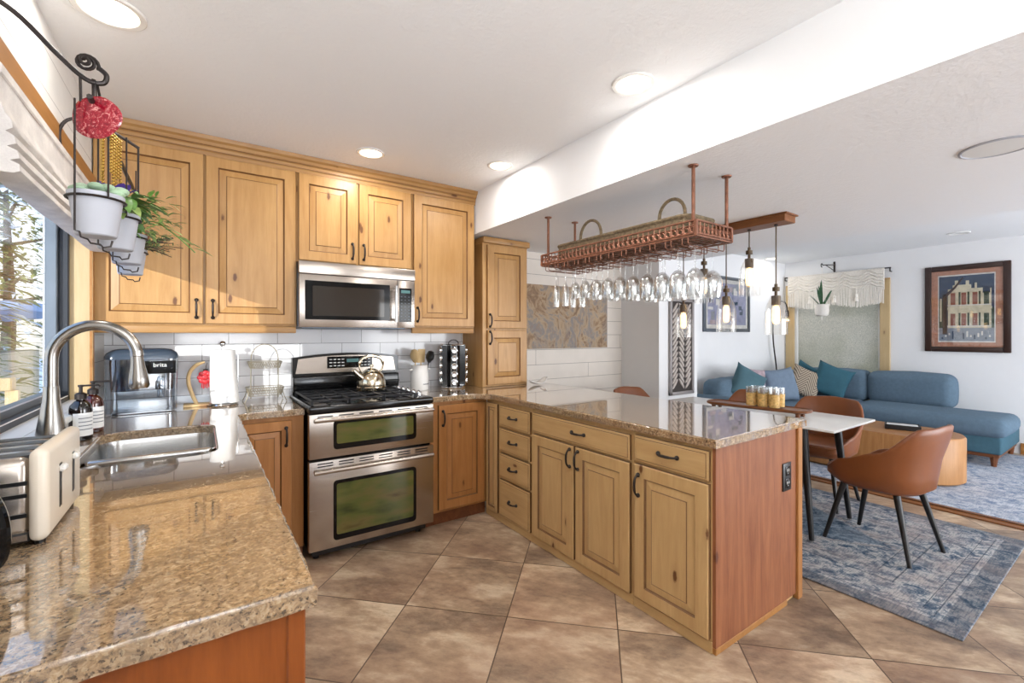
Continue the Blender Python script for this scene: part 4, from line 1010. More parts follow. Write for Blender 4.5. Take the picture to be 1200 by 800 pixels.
def utensil(name, label, dx, dy, lean, m, head):
    t = thing(name, label, 'utensil', (1.395 + dx, 3.29 + dy, CT + 0.02), 0, 'utensils in the crock')
    d = Vector((lean, -0.06, 1)).normalized(); b = MB(); b.tube([Vector((0, 0, 0)), d * 0.20], 0.005, m, 8); b.build('shaft', t)
    b = MB(); R = d.to_track_quat('Z', 'Y').to_matrix().to_4x4(); T = Matrix.Translation(d * 0.19) @ R @ Matrix.Diagonal((1.6, 1.6, 1.25, 1))
    if head == 'spoon': b.lathe([(0.0001, 0), (0.012, 0.006), (0.026, 0.035), (0.027, 0.055), (0.016, 0.082), (0.0001, 0.088)], m, seg=16, mat=T @ Matrix.Diagonal((1, 0.35, 1, 1)), caps=False)
    elif head == 'spatula': b.box(-0.026, 0.026, -0.003, 0.003, 0.0, 0.085, m, 0.002, 1, T)
    else: b.lathe([(0.0001, 0), (0.012, 0.004), (0.038, 0.03), (0.040, 0.05), (0.026, 0.075), (0.0001, 0.08)], m, seg=16, mat=T @ Matrix.Diagonal((1, 0.5, 1, 1)), caps=False)
    b.build('head', t)
utensil('wooden_spoon', 'wooden spoon leaning left in the crock', -0.02, 0.0, -0.10, 'palewood', 'spoon')
utensil('wooden_spatula', 'flat wooden spatula in the middle of the crock', 0.01, 0.02, 0.03, 'palewood', 'spatula')
utensil('ladle', 'black ladle leaning right in the crock', 0.028, -0.005, 0.22, 'black', 'ladle')

# revolving spice rack and its jars
sr = thing('spice_rack', 'chrome revolving spice rack tower in the corner by the pantry cabinet', 'spice rack', (1.685, 3.28, CT))
b = MB(); b.lathe([(0.0001, 0), (0.098, 0), (0.102, 0.006), (0.098, 0.014), (0.07, 0.018), (0.0001, 0.018)], 'chrome', seg=32, caps=False); b.build('base', sr)
b = MB(); b.lathe([(0.055, 0.018), (0.055, 0.34)], 'enamel', seg=8)
for k in range(4):
    a = k * PI / 2 + 0.35 + PI / 4
    b.box(-0.024, 0.024, 0.048, 0.098, 0.018, 0.345, 'chrome', 0.004, 1, Matrix.Rotation(a - PI / 2, 4, 'Z'))
b.lathe([(0.0001, 0.345), (0.09, 0.345), (0.092, 0.352), (0.0001, 0.356)], 'chrome', seg=32, caps=False); b.build('tower', sr)
b = MB(); b.tube(arc((0, 0, 0.354), 0.045, 0, PI, 10, (1, 0, 0), (0, 0, 0.7)), 0.004, 'iron', 7); b.build('handle', sr)
tiers = ('bottom', 'second', 'middle', 'fourth', 'top')
sides = ('window side', 'room side', 'pantry side', 'wall side')
jar0 = None
for k in range(4):
    for z in range(5):
        a = -PI / 2 - 0.75 + k * PI / 2 + 0.35
        lb = f'chrome-capped spice jar, {tiers[z]} row of the spice rack, ' + ('facing left', 'facing the front', 'facing the pantry', 'facing the wall')[k]
        loc = (1.685 + 0.058 * math.cos(a), 3.28 + 0.058 * math.sin(a), CT + 0.055 + z * 0.062)
        if jar0 is None:
            jar0 = thing('spice_jar', lb, 'spice jar', loc, a, 'spice jars in the rack')
            RY_ = Matrix.Rotation(PI / 2, 4, 'Y')
            b = MB(); b.lathe([(0.0001, -0.002), (0.020, 0), (0.020, 0.035)], 'glass', seg=16, mat=RY_, caps=False); b.build('jar', jar0)
            b = MB(); b.lathe([(0.024, 0.033), (0.025, 0.036), (0.025, 0.052), (0.020, 0.055), (0.0001, 0.053)], 'chrome', seg=18, mat=RY_, caps=False); b.build('cap', jar0)
        else: dup(jar0, loc, a, lb)

# curved white dish on the counter past the pantry cabinet
b = MB(); rows = []
for i in range(13):
    u = -1 + i / 6; rows.append([(0.105 * u, 0.045 * v * math.sqrt(max(0.02, 1 - u * u * 0.9)), 0.004 + 0.05 * max(0, u) ** 2 + 0.03 * max(0, -u) ** 2 + 0.010 * v * v) for v in (-1, -0.5, 0, 0.5, 1)])
V = b.grid(rows, 'white'); o = b.build('spoon_rest', origin=(0, 0, 0)); sol = o.modifiers.new('s', 'SOLIDIFY'); sol.thickness = 0.005
o.location = (2.36, 3.03, CT + 0.002); o.rotation_euler = (0, 0, 0.15); tag(o, 'curved white ceramic spoon rest on the counter beside the pantry cabinet', 'dish')

# ---------------------------------------------------------------- recessed ceiling lights
def can(x, y, z, r, label, on=True, power=CAN_POWER):
    t = thing('recessed_light', label, 'ceiling light', (x, y, z), 0, 'recessed ceiling lights')
    b = MB(); b.lathe([(r, -0.0005), (r * 1.0, -0.004), (r * 0.96, -0.007), (r * 0.80, -0.006), (r * 0.78, -0.001)], 'white', seg=36, caps=False); b.build('trim_ring', t)
    b = MB(); b.lathe([(0.0001, -0.002), (r * 0.79, -0.0022)], 'can_glow' if on else 'whiteplastic', seg=36, caps=False); b.build('diffuser', t)
    if on and power:
        ld = bpy.data.lights.new('lamp', 'AREA'); ld.shape = 'DISK'; ld.size = r * 1.5; ld.energy = power; ld.color = (1.0, 0.97, 0.93)
        lo = bpy.data.objects.new('lamp', ld); COL.objects.link(lo); lo.parent = t; lo.location = (0, 0, -0.012)
    return t
can(-0.266, 2.087, CEIL, 0.105, 'lit recessed ceiling light above the sink', True, CAN_POWER * 0.4)
can(1.600, 1.357, CEIL, 0.095, 'lit recessed ceiling light above the middle of the peninsula')
can(0.865, 2.80, CEIL, 0.085, 'lit recessed ceiling light above the range')
can(1.640, 2.517, CEIL, 0.085, 'lit recessed ceiling light in the corner beside the beam', True, CAN_POWER * 0.7)
can(0.6, 0.2, CEIL, 0.095, 'lit recessed ceiling light behind the photographer')
can(6.775, 1.268, LIV, 0.095, 'unlit flush disc in the living area ceiling', False)
can(6.80, 3.24, LIV, 0.075, 'lit recessed ceiling light in the living room corner', True, 5.0)
sp = thing('ceiling_speaker', 'round white flush speaker in the lowered ceiling', 'speaker', (2.80, 0.402, SOFF))
b = MB(); b.lathe([(0.122, -0.0005), (0.122, -0.005), (0.114, -0.007), (0.110, -0.003)], 'potgrey', seg=40, caps=False); b.build('rim', sp)
b = MB(); b.lathe([(0.0001, -0.0045), (0.109, -0.0035)], 'whiteplastic', seg=40, caps=False); b.build('grille', sp)

# ---------------------------------------------------------------- hanging stemware rack
KX0, KX1, KY0, KY1, KZ0, KZ1 = 1.90, 2.20, 1.240, 2.395, 1.790, 1.862
rk = thing('stemware_rack', 'copper filigree ceiling rack hanging over the peninsula', 'glass rack', ((KX0 + KX1) / 2, (KY0 + KY1) / 2, KZ0), world=True)
b = MB()
for z, s_ in ((KZ1, 0.006), (KZ0, 0.007), (KZ0 + 0.012, 0.004)):
    b.box(KX0 - s_, KX0 + s_, KY0, KY1, z - 0.004, z + 0.004, 'copper', 0.001); b.box(KX1 - s_, KX1 + s_, KY0, KY1, z - 0.004, z + 0.004, 'copper', 0.001)
    b.box(KX0, KX1, KY0 - s_, KY0 + s_, z - 0.004, z + 0.004, 'copper', 0.001); b.box(KX0, KX1, KY1 - s_, KY1 + s_, z - 0.004, z + 0.004, 'copper', 0.001)
for x in (KX0, KX1):
    for y in (KY0, KY1): b.box(x - 0.007, x + 0.007, y - 0.007, y + 0.007, KZ0, KZ1, 'copper')
b.build('frame', rk)
def filigree(p0, p1):
    p0, p1 = Vector(p0), Vector(p1); L = (p1 - p0).length; n = round(L / 0.034); d = (p1 - p0) / n; u = d.normalized(); b = MB()
    for i in range(n):
        c = p0 + d * (i + 0.5); a = p0 + d * i
        b.tube([(a.x, a.y, KZ0 + 0.012), (a.x, a.y, KZ1)], 0.0036, 'copper', 4)
        b.tube(arc((c.x, c.y, KZ0 + 0.028), 0.0125, 0, 2 * PI * 11 / 12, 11, u, (0, 0, 1)), 0.0036, 'copper', 4, closed=True)
        b.tube([(c.x - u.x * 0.012, c.y - u.y * 0.012, KZ0 + 0.048), (c.x + u.x * 0.012, c.y + u.y * 0.012, KZ0 + 0.046)], 0.0040, 'copper', 4)
    b.build('filigree_side', rk)
filigree((KX0, KY0, 0), (KX0, KY1, 0)); filigree((KX1, KY0, 0), (KX1, KY1, 0)); filigree((KX0, KY0, 0), (KX1, KY0, 0)); filigree((KX0, KY1, 0), (KX1, KY1, 0))
b = MB()
for k in range(24): y = KY0 + (KY1 - KY0) * (k + 0.5) / 24; b.box(KX0, KX1, y - 0.003, y + 0.003, KZ0 - 0.003, KZ0 + 0.001, 'copper')
for k in range(7): x = KX0 + (KX1 - KX0) * (k + 0.5) / 7; b.box(x - 0.004, x + 0.004, KY0, KY1, KZ0 - 0.004, KZ0 + 0.0, 'copper')
b.build('bottom_grid', rk)
for x, y in ((1.912, 1.262), (2.183, 1.254), (1.945, 2.383), (2.19, 2.383)):
    b = MB(); b.tube([(x, y, KZ0), (x, y, SOFF - 0.003)], 0.0085, 'copper', 10); o = b.build('hanging_rod', rk)
    b = MB(); b.lathe([(0.022, SOFF - 0.007), (0.024, SOFF - 0.004), (0.024, SOFF - 0.0005)], 'copper', (x, y, 0), 20); b.build('flange', o)
CH = [1.295 + 0.0945 * k for k in range(12)]
for k, y in enumerate(CH):
    b = MB()
    for s_ in (-1, 1):
        yy = y + s_ * 0.016
        b.tube([(KX0 - 0.004, yy, KZ0 - 0.002), (KX0 - 0.004, yy, 1.758), (KX0 + 0.006, yy, 1.751), (KX1 - 0.006, yy, 1.751), (KX1 + 0.004, yy, 1.758), (KX1 + 0.004, yy, KZ0 - 0.002)], 0.0026, 'copper', 5)
    b.build('glass_channel', rk)
# seagrass basket in the rack
bk = thing('seagrass_basket', 'long seagrass basket with two loop handles lying in the copper rack', 'basket', (2.05, 1.80, KZ0 + 0.004), world=True)
b = MB(); P0 = rrect(1.925, 2.175, 1.30, 2.28, 0.05); rows = []
for k in range(15):
    z = KZ0 + 0.004 + 0.108 * k / 14; s_ = 0.004 * (1 if k % 2 else -1) + 0.006 * k / 14
    rows.append([(2.05 + (p[0] - 2.05) * (1 + s_ * 2), 1.79 + (p[1] - 1.79) * (1 + s_), z) for p in P0])
V = b.grid(rows, 'rope', closed_u=True); b.cap(V[0], 'rope')
b.tube([(p[0], p[1], KZ0 + 0.114) for p in P0], 0.010, 'rope', 7, closed=True); b.build('body', bk)
for y0, y1 in ((1.325, 1.475), (1.885, 2.06)):
    b = MB(); c = (y0 + y1) / 2; h = (y1 - y0) / 2
    b.tube([(1.932, y0, KZ0 + 0.08)] + [tuple(p) for p in arc((1.94, c, KZ0 + 0.13), h, PI, 0, 14, (0, 1, 0), (0, 0, 1.1))] + [(1.932, y1, KZ0 + 0.08)], 0.0085, 'rope', 8); b.build('handle', bk)

# the glasses hanging foot-up
def stem_glass(name, label, loc, r, stem, bowl, flute=False):
    t = thing(name, label, 'glass', loc, 0, 'glasses hanging in the copper rack')
    b = MB(); b.lathe([(0.0001, 0.004), (0.02, 0.0035), (0.034, 0.0015), (0.0345, 0.0), (0.02, -0.002), (0.008, -0.005), (0.004, -0.010)], 'glass', seg=20, caps=False); b.build('foot', t)
    b = MB(); b.lathe([(0.004, -0.010), (0.0034, -0.03), (0.0034, -stem), (0.0065, -stem - 0.006)], 'glass', seg=10, caps=False); b.build('stem', t)
    z = -stem - 0.006; b = MB()
    if flute: pr = [(0.0001, 0), (0.010, 0.004), (0.020, 0.03), (0.0235, 0.07), (0.023, 0.11), (0.0215, bowl), (0.0205, bowl), (0.022, 0.07), (0.018, 0.03), (0.0001, 0.008)]
    else: pr = [(0.0001, 0), (r * .35, 0.004), (r * .72, 0.022), (r * .95, 0.048), (r, 0.072), (r * .93, bowl * .8), (r * .80, bowl), (r * .78, bowl), (r * .90, bowl * .8), (r * .96, 0.072), (r * .9, 0.048), (r * .66, 0.024), (0.0001, 0.006)]
    b.lathe([(a, z - h) for a, h in pr], 'glass', seg=24, caps=False); b.build('bowl', t)
    return t
ORD = ('nearest', 'second', 'third', 'fourth', 'fifth', 'sixth', 'seventh', 'eighth', 'ninth', 'tenth', 'eleventh', 'farthest')
protos = {}
for k, y in enumerate(CH):
    kind = 'big' if k < 5 else ('mid' if k < 8 else ('small' if k < 10 else 'flute'))
    nm, cat = {'big': ('wine_glass', 'large wine glass'), 'mid': ('wine_glass', 'wine glass'), 'small': ('wine_glass', 'small wine glass'), 'flute': ('champagne_flute', 'slim champagne flute')}[kind]
    for j, x in enumerate((1.975, 2.125)):
        lb = f'{cat} hanging in the {ORD[k]} rack channel, {"kitchen" if j == 0 else "dining"} side'
        loc = (x, y, 1.754)
        if kind not in protos:
            protos[kind] = stem_glass(nm, lb, loc, {'big': 0.046, 'mid': 0.042, 'small': 0.036, 'flute': 0.02}[kind], {'big': 0.098, 'mid': 0.09, 'small': 0.085, 'flute': 0.085}[kind], {'big': 0.138, 'mid': 0.122, 'small': 0.105, 'flute': 0.15}[kind], kind == 'flute')
        else: dup(protos[kind], loc, 0.0, lb)

# ---------------------------------------------------------------- linear pendant over the dining table
pl = thing('pendant_light', 'wooden linear ceiling fixture with five bare bulbs in glass bells', 'pendant light', (3.2, 1.85, SOFF), world=True)
b = MB(); b.box(3.125, 3.275, 1.40, 2.32, SOFF - 0.055, SOFF - 0.001, 'canopywood', 0.004); b.box(3.115, 3.285, 1.385, 2.335, SOFF - 0.012, SOFF - 0.001, 'canopywood', 0.003); b.build('canopy', pl)
M['smoked_bell'] = glass('bell_glass', (0.93, 0.92, 0.90), 0.10, 0.8, 0.03)
for (y, zc) in ((1.490, 1.470), (1.671, 1.745), (1.841, 1.490), (2.02, 1.715), (2.20, 1.450)):
    b = MB(); b.tube([(3.2, y, SOFF - 0.055), (3.2, y, zc + 0.17)], 0.0045, 'bronze', 6); b.lathe([(0.012, SOFF - 0.065), (0.012, SOFF - 0.054)], 'iron', (3.2, y, 0), 12)
    b.lathe([(0.0001, zc + 0.200), (0.010, zc + 0.198), (0.010, zc + 0.178), (0.022, zc + 0.176), (0.022, zc + 0.150), (0.009, zc + 0.148), (0.009, zc + 0.12), (0.028, zc + 0.118), (0.028, zc + 0.055), (0.0001, zc + 0.054)], 'bronze', (3.2, y, 0), 18, caps=False)
    p = b.build('pendant', pl)
    b = MB(); b.lathe([(0.0001, zc + 0.055), (0.014, zc + 0.05), (0.022, zc + 0.03), (0.023, zc - 0.05), (0.016, zc - 0.07), (0.0001, zc - 0.076)], 'bulb', (3.2, y, 0), 16, caps=False); b.build('bulb', p)
    b = MB(); b.lathe([(0.029, zc + 0.118), (0.036, zc + 0.10), (0.055, zc + 0.06), (0.066, zc + 0.0), (0.069, zc - 0.06), (0.069, zc - 0.145)], 'smoked_bell', (3.2, y, 0), 28, caps=False); b.build('glass_shade', p)

# ---------------------------------------------------------------- wrought iron planter at the window
RZ = 1.872
pn = thing('hanging_planter', 'wrought iron planter with scroll brackets and pot rings hanging before the kitchen window', 'planter', (-0.25, 1.9, 1.6), world=True)
b = MB()
b.tube(catmull([(-0.462, 1.43, 2.02), (-0.40, 1.43, 2.055), (-0.34, 1.435, 2.035), (-0.27, 1.44, 1.965), (-0.225, 1.44, 1.926), (-0.195, 1.44, 1.925), (-0.188, 1.44, 1.945), (-0.20, 1.44, 1.958)], 6), 0.0055, 'iron', 8)
sp_ = []
for k in range(40):
    a = k * 0.42; r = 0.021 * (1 - k / 44); sp_.append((-0.222 + r * math.cos(a - 0.4), 1.44 - 0.0006 * k, 1.962 + r * math.sin(a - 0.4)))
b.tube(sp_, 0.0042, 'iron', 6); b.box(-0.463, -0.456, 1.415, 1.445, 1.96, 2.06, 'iron', 0.002); b.build('scroll_bracket', pn)
b = MB(); b.tube(catmull([(-0.44, 2.36, 2.04), (-0.44, 2.36, 2.10), (-0.41, 2.36, 2.145), (-0.34, 2.36, 2.15), (-0.26, 2.36, 2.11), (-0.21, 2.36, 2.08)], 5), 0.006, 'iron', 8); b.build('hook_bracket', pn)
b = MB()
for dx in (-0.022, 0.0): b.tube([(-0.212 + dx, 1.44, 1.930), (-0.212 + dx, 1.445, RZ)], 0.003, 'iron', 6)
b.tube([(-0.206, 1.44, 1.925), (-0.205, 1.55, RZ)], 0.003, 'iron', 6); b.build('hanger_wire', pn)
b = MB(); b.tube([(-0.212, 1.40, RZ), (-0.212, 2.42, RZ)], 0.006, 'iron', 7); b.tube([(-0.212, 2.36, 2.085), (-0.212, 2.36, RZ)], 0.004, 'iron', 6); b.build('rail', pn)
POTS = [(1.483, -0.212, 1.665), (1.685, -0.200, 1.665), (2.00, -0.209, 1.665), (2.345, -0.235, 1.665)]
for i, (y, x, z) in enumerate(POTS):
    b = MB(); ring = [(x + 0.055 * math.cos(2 * PI * k / 24), y + 0.055 * math.sin(2 * PI * k / 24), z - 0.012) for k in range(24)]
    b.tube(ring, 0.003, 'iron', 6, closed=True)
    b.tube([(x - 0.03, y - 0.053, RZ), (x - 0.03, y - 0.053, z - 0.098), (x - 0.022, y - 0.053, z - 0.100), (x - 0.020, y - 0.05, z - 0.112), (x - 0.008, y - 0.05, z - 0.116), (x - 0.004, y - 0.045, z - 0.124), (x + 0.012, y - 0.035, z - 0.124), (x + 0.016, y - 0.03, z - 0.130), (x + 0.030, y - 0.03, z - 0.126), (x + 0.033, y - 0.03, z - 0.112)], 0.0022, 'iron', 6)
    b.tube([(x + 0.028, y - 0.050, RZ), (x + 0.028, y - 0.050, z - 0.012)], 0.0022, 'iron', 6)
    b.build('pot_holder', pn)
def pot(i, label):
    y, x, z = POTS[i]
    t = thing('plant_pot', label, 'potted plant', (x, y, z - 0.101), 0, 'potted plants in the iron planter')
    b = MB(); b.lathe([(0.0001, 0), (0.036, 0), (0.039, 0.003), (0.0495, 0.088), (0.0535, 0.090), (0.054, 0.102), (0.050, 0.102), (0.048, 0.092), (0.0001, 0.090)], 'potgrey', seg=36, caps=False); b.build('pot', t)
    b = MB(); b.lathe([(0.0475, 0.092), (0.0001, 0.095)], 'soil', seg=20, caps=False); b.build('soil', t)
    return t
rnd = random.Random(11)
t = pot(0, 'pale grey pot with a fleshy succulent, nearest in the iron planter')
b = MB()
for k in range(22):
    a = rnd.uniform(0, 6.28); rr = rnd.uniform(0.01, 0.045); b.sphere((rr * math.cos(a), rr * math.sin(a), 0.106 + rnd.uniform(0, 0.014)), rnd.uniform(0.013, 0.02), 'succulent', 7, (1, 1, 0.62))
b.build('rosette', t)
t = pot(1, 'pale grey pot with a broad-leaved trailing vine, second in the iron planter')
b = MB()
for k in range(46):
    a = rnd.uniform(-1.4, 2.2); s0 = rnd.uniform(0.0, 0.05); b.leaf((s0 * math.cos(a), s0 * math.sin(a), 0.115 + rnd.uniform(0, 0.04)), (math.cos(a), math.sin(a), rnd.uniform(-0.4, 0.8)), rnd.uniform(0.04, 0.085), rnd.uniform(0.026, 0.042), rnd.choice(['leaf', 'leaf2', 'leaf']), 0.5)
b.build('vine_leaves', t)
b = MB()
for k in range(7):
    a = rnd.uniform(0, 6.28); b.leaf((0.015 * math.cos(a), 0.02 * math.sin(a), 0.155), (math.cos(a), math.sin(a), 0.9), 0.045, 0.028, 'purple', 0.1)
b.build('purple_flower', t)
t = pot(2, 'pale grey pot with a bushy small-leaved plant, third in the iron planter')
b = MB()
for k in range(260):
    a = rnd.uniform(-2.0, 1.2); s0 = rnd.uniform(0, 0.13); b.leaf((s0 * math.cos(a), s0 * math.sin(a), 0.13 + rnd.uniform(-0.03, 0.10)), (math.cos(a) + rnd.uniform(-.5, .5), math.sin(a) + rnd.uniform(-.5, .5), rnd.uniform(-.5, .8)), rnd.uniform(0.02, 0.05), rnd.uniform(0.009, 0.016), rnd.choice(['leaf', 'leaf', 'leaf2', 'rosemary']), 0.3, 3)
b.tube(catmull([(0.02, 0, 0.12), (0.07, -0.03, 0.15), (0.13, -0.05, 0.11), (0.19, -0.06, 0.05)], 4), 0.002, 'leaf', 5)
for k in range(5): b.leaf((0.08 + k * 0.026, -0.033 - k * 0.006, 0.145 - k * 0.02), (0.9, rnd.uniform(-.8, .8), -0.1), 0.06, 0.028, 'leaf2', 0.3)
b.build('foliage', t)
t = pot(3, 'pale grey pot with sprigs of rosemary, farthest in the iron planter')
b = MB()
for k in range(20):
    a = rnd.uniform(-1.0, 0.5); L = rnd.uniform(0.09, 0.17); d = Vector((math.cos(a), math.sin(a), rnd.uniform(-0.15, 0.55))).normalized(); p0 = Vector((0.01, 0, 0.11))
    b.tube([p0, p0 + d * L * .6, p0 + d * L + Vector((0, 0, -0.015))], 0.0016, 'bark', 4)
    for j in range(16): 
        q_ = p0 + d * (L * j / 16); b.leaf(q_, d + Vector((rnd.uniform(-.9, .9), rnd.uniform(-.9, .9), rnd.uniform(-.9, .9))), 0.022, 0.004, 'rosemary', 0.0, 2)
b.build('sprigs', t)
# red glass ornament and gold beads hung on the planter
M['redglass'] = (lambda t: (t.color(t.ramp(t.noise(t.coord('Object'), 60, 5, 0.7, 2.5), [(0.38, lin((112, 8, 26))), (0.55, lin((158, 18, 40))), (0.64, lin((216, 150, 146)))])), t.set(0.12, 0, 0.6), t.m)[-1])(NT('red_speckled_glass'))
og = thing('hanging_ornament', 'red speckled glass disc hanging from the top of the iron planter', 'ornament', (-0.205, 1.432, 1.838))
b = MB(); R_ = Matrix.Rotation(-0.5, 4, 'Z') @ Matrix.Rotation(PI / 2, 4, 'X')
rows = []
for rr, hh in ((0.0001, 0.008), (0.02, 0.008), (0.042, 0.006), (0.052, 0.003), (0.055, 0.0), (0.052, -0.003), (0.03, -0.006), (0.0001, -0.007)):
    rows.append([R_ @ Vector((rr * (1 + 0.05 * math.cos(3 * a)) * math.cos(a), rr * 0.92 * math.sin(a), hh)) for a in [2 * PI * k / 32 for k in range(32)]])
b.grid(rows, 'redglass', closed_u=True); b.build('disc', og)
b = MB(); b.tube([(0, 0, 0.048), (-0.003, 0.004, 0.09)], 0.0015, 'iron', 5); b.build('loop', og)
gb = thing('bead_garland', 'strands of gold beads draped over the rail of the iron planter', 'beads', (-0.19, 1.62, 1.70), world=True)
b = MB()
for k in range(5):
    yk = 1.63 + 0.016 * k; L = 0.12 + 0.03 * (k % 3)
    for j in range(int(L / 0.009)):
        for s_ in (-1, 1): b.sphere((-0.212 + s_ * (0.008 + 0.003 * k), yk + 0.003 * math.sin(j), RZ + 0.006 - 0.009 * j), 0.0042, 'gold', 5)
gb['kind'] = 'stuff' if False else ''; del gb['kind']
b.build('bead_strands', gb)

# ---------------------------------------------------------------- dining corner
rg1 = MB(); rg1.box(-0.81, 0.81, -1.26, 1.26, 0, 0.009, m_rug('faded_blue_rug', (56, 78, 100), (186, 184, 182), (168, 154, 148), -0.81, 0.81, -1.26, 1.26), 0.003)
o = rg1.build('area_rug'); o.location = (3.51, 1.75, 0.0005); tag(o, 'faded blue and rose patterned rug under the dining table', 'rug')
rg2 = MB(); rg2.box(-1.3, 1.3, -1.85, 1.85, 0, 0.010, m_rug('grey_blue_rug', (104, 122, 150), (200, 204, 210), (176, 178, 186), -1.3, 1.3, -1.85, 1.85, False), 0.003)
o = rg2.build('area_rug'); o.location = (6.02, 1.02, 0.0005); tag(o, 'pale grey-blue distressed rug in front of the sofa', 'rug')

TBL = 0.74; RUG = 0.0095
tb = thing('dining_table', 'white-topped dining table with tapered black legs', 'table', (3.49, 1.83, RUG), world=True)
b = MB(); b.box(3.15, 3.83, 1.13, 2.53, TBL - 0.014, TBL, 'tabletop', 0.003, 2); b.build('tabletop', tb)
b = MB(); b.box(3.24, 3.74, 1.30, 2.36, TBL - 0.035, TBL - 0.014, 'blackwood', 0.003); b.build('apron', tb)
for xf, xt in ((3.185, 3.225), (3.79, 3.745)):
    for yf, yt in ((1.268, 1.335), (2.392, 2.325)):
        b = MB(); b.tube([(xf, yf, RUG + 0.012), (xt, yt, TBL - 0.015)], [0.015, 0.027], 'blackwood', 14); o = b.build('leg', tb)
        b = MB(); b.cyl((xf, yf, RUG), (xf, yf, RUG + 0.012), 0.014, 0.013, 'chrome', 12); b.build('foot', o)

def smooth(a, b_, x):
    t = max(0, min(1, (x - a) / (b_ - a))); return t * t * (3 - 2 * t)
def make_chair(label, loc, rz):
    t = thing('dining_chair', label, 'chair', loc, rz, 'tan leather dining chairs')
    N = 64
    def H(phi):     # phi = angle from the back, height of the shell rim
        p = abs(phi)
        return 0.795 - 0.012 * smooth(0, 0.6, p) - 0.165 * smooth(0.62, 1.25, p) - 0.075 * smooth(1.2, 2.0, p) - 0.075 * smooth(1.95, 2.45, p)
    def ring(scale, zf, inset=0.0):
        out = []
        for k in range(N):
            phi = -PI + 2 * PI * k / N
            # superellipse footprint, back towards -y
            c_, s_ = math.cos(phi), math.sin(phi); n = 2.7
            r = (abs(c_) ** n + abs(s_) ** n) ** (-1 / n)
            x = 0.268 * scale * r * s_; y = -0.265 * scale * r * c_
            z = zf(phi)
            lean = 0.055 * smooth(0.5, 0.8, z) * max(0, c_) ; flare = 1 + 0.07 * smooth(0.45, 0.75, z)
            out.append(Vector((x * flare * (1 - inset), (y - lean) * (1 - inset) , z)))
        return out
    zb = 0.375
    rows = [[Vector((0, 0, zb - 0.004))] * N, ring(0.55, lambda p: zb - 0.003), ring(0.78, lambda p: zb + 0.004), ring(0.90, lambda p: zb + 0.03)]
    for q_ in (0.2, 0.45, 0.7, 0.9): rows.append(ring(0.93 + 0.06 * q_, lambda p, q_=q_: zb + 0.04 + (H(p) - zb - 0.04) * q_))
    rows.append(ring(0.985, lambda p: H(p) - 0.004)); rows.append(ring(0.965, lambda p: H(p) + 0.004)); rows.append(ring(0.935, lambda p: H(p) + 0.003)); rows.append(ring(0.905, lambda p: H(p) - 0.012))
    for q_ in (0.75, 0.5, 0.25): rows.append(ring(0.80 + 0.10 * q_, lambda p, q_=q_: 0.43 + (H(p) - 0.43) * q_))
    rows.append(ring(0.78, lambda p: 0.43)); rows.append([Vector((0, 0, 0.43))] * N)
    b = MB(); b.grid(rows, 'leather', closed_u=True); b.build('shell', t, ang=70)
    b = MB(); P = rrect(-0.215, 0.215, -0.20, 0.235, 0.08)
    V = b.grid([[(p[0] * k, p[1] * k, z) for p in P] for k, z in ((0.94, 0.41), (1.0, 0.43), (1.0, 0.462), (0.97, 0.474), (0.9, 0.48))], 'leather', closed_u=True); b.cap(V[-1], 'leather'); b.cap(V[0], 'leather'); b.build('seat', t)
    for sx_ in (-1, 1):
        for yf, yt in ((0.225, 0.135), (-0.225, -0.13)):
            b = MB(); b.tube([(sx_ * 0.205, yf, 0.0), (sx_ * 0.135, yt, 0.40)], [0.0115, 0.019], 'blackwood', 12); b.build('leg', t)
    return t
ch = make_chair('tan leather chair at the near end of the dining table, seen from behind', (3.515, 1.005, RUG), -0.14)
dup(ch, (4.06, 1.57, RUG), PI / 2 + 0.03, 'tan leather chair across the table beside the coffee table')
dup(ch, (4.06, 2.165, RUG), PI / 2, 'tan leather chair across the table behind the tray of glasses')
dup(ch, (3.47, 2.76, RUG), PI, 'tan leather chair at the far end of the table by the shiplap wall')
dup(ch, (2.87, 1.545, RUG), -PI / 2, 'tan leather chair mostly hidden behind the peninsula end')

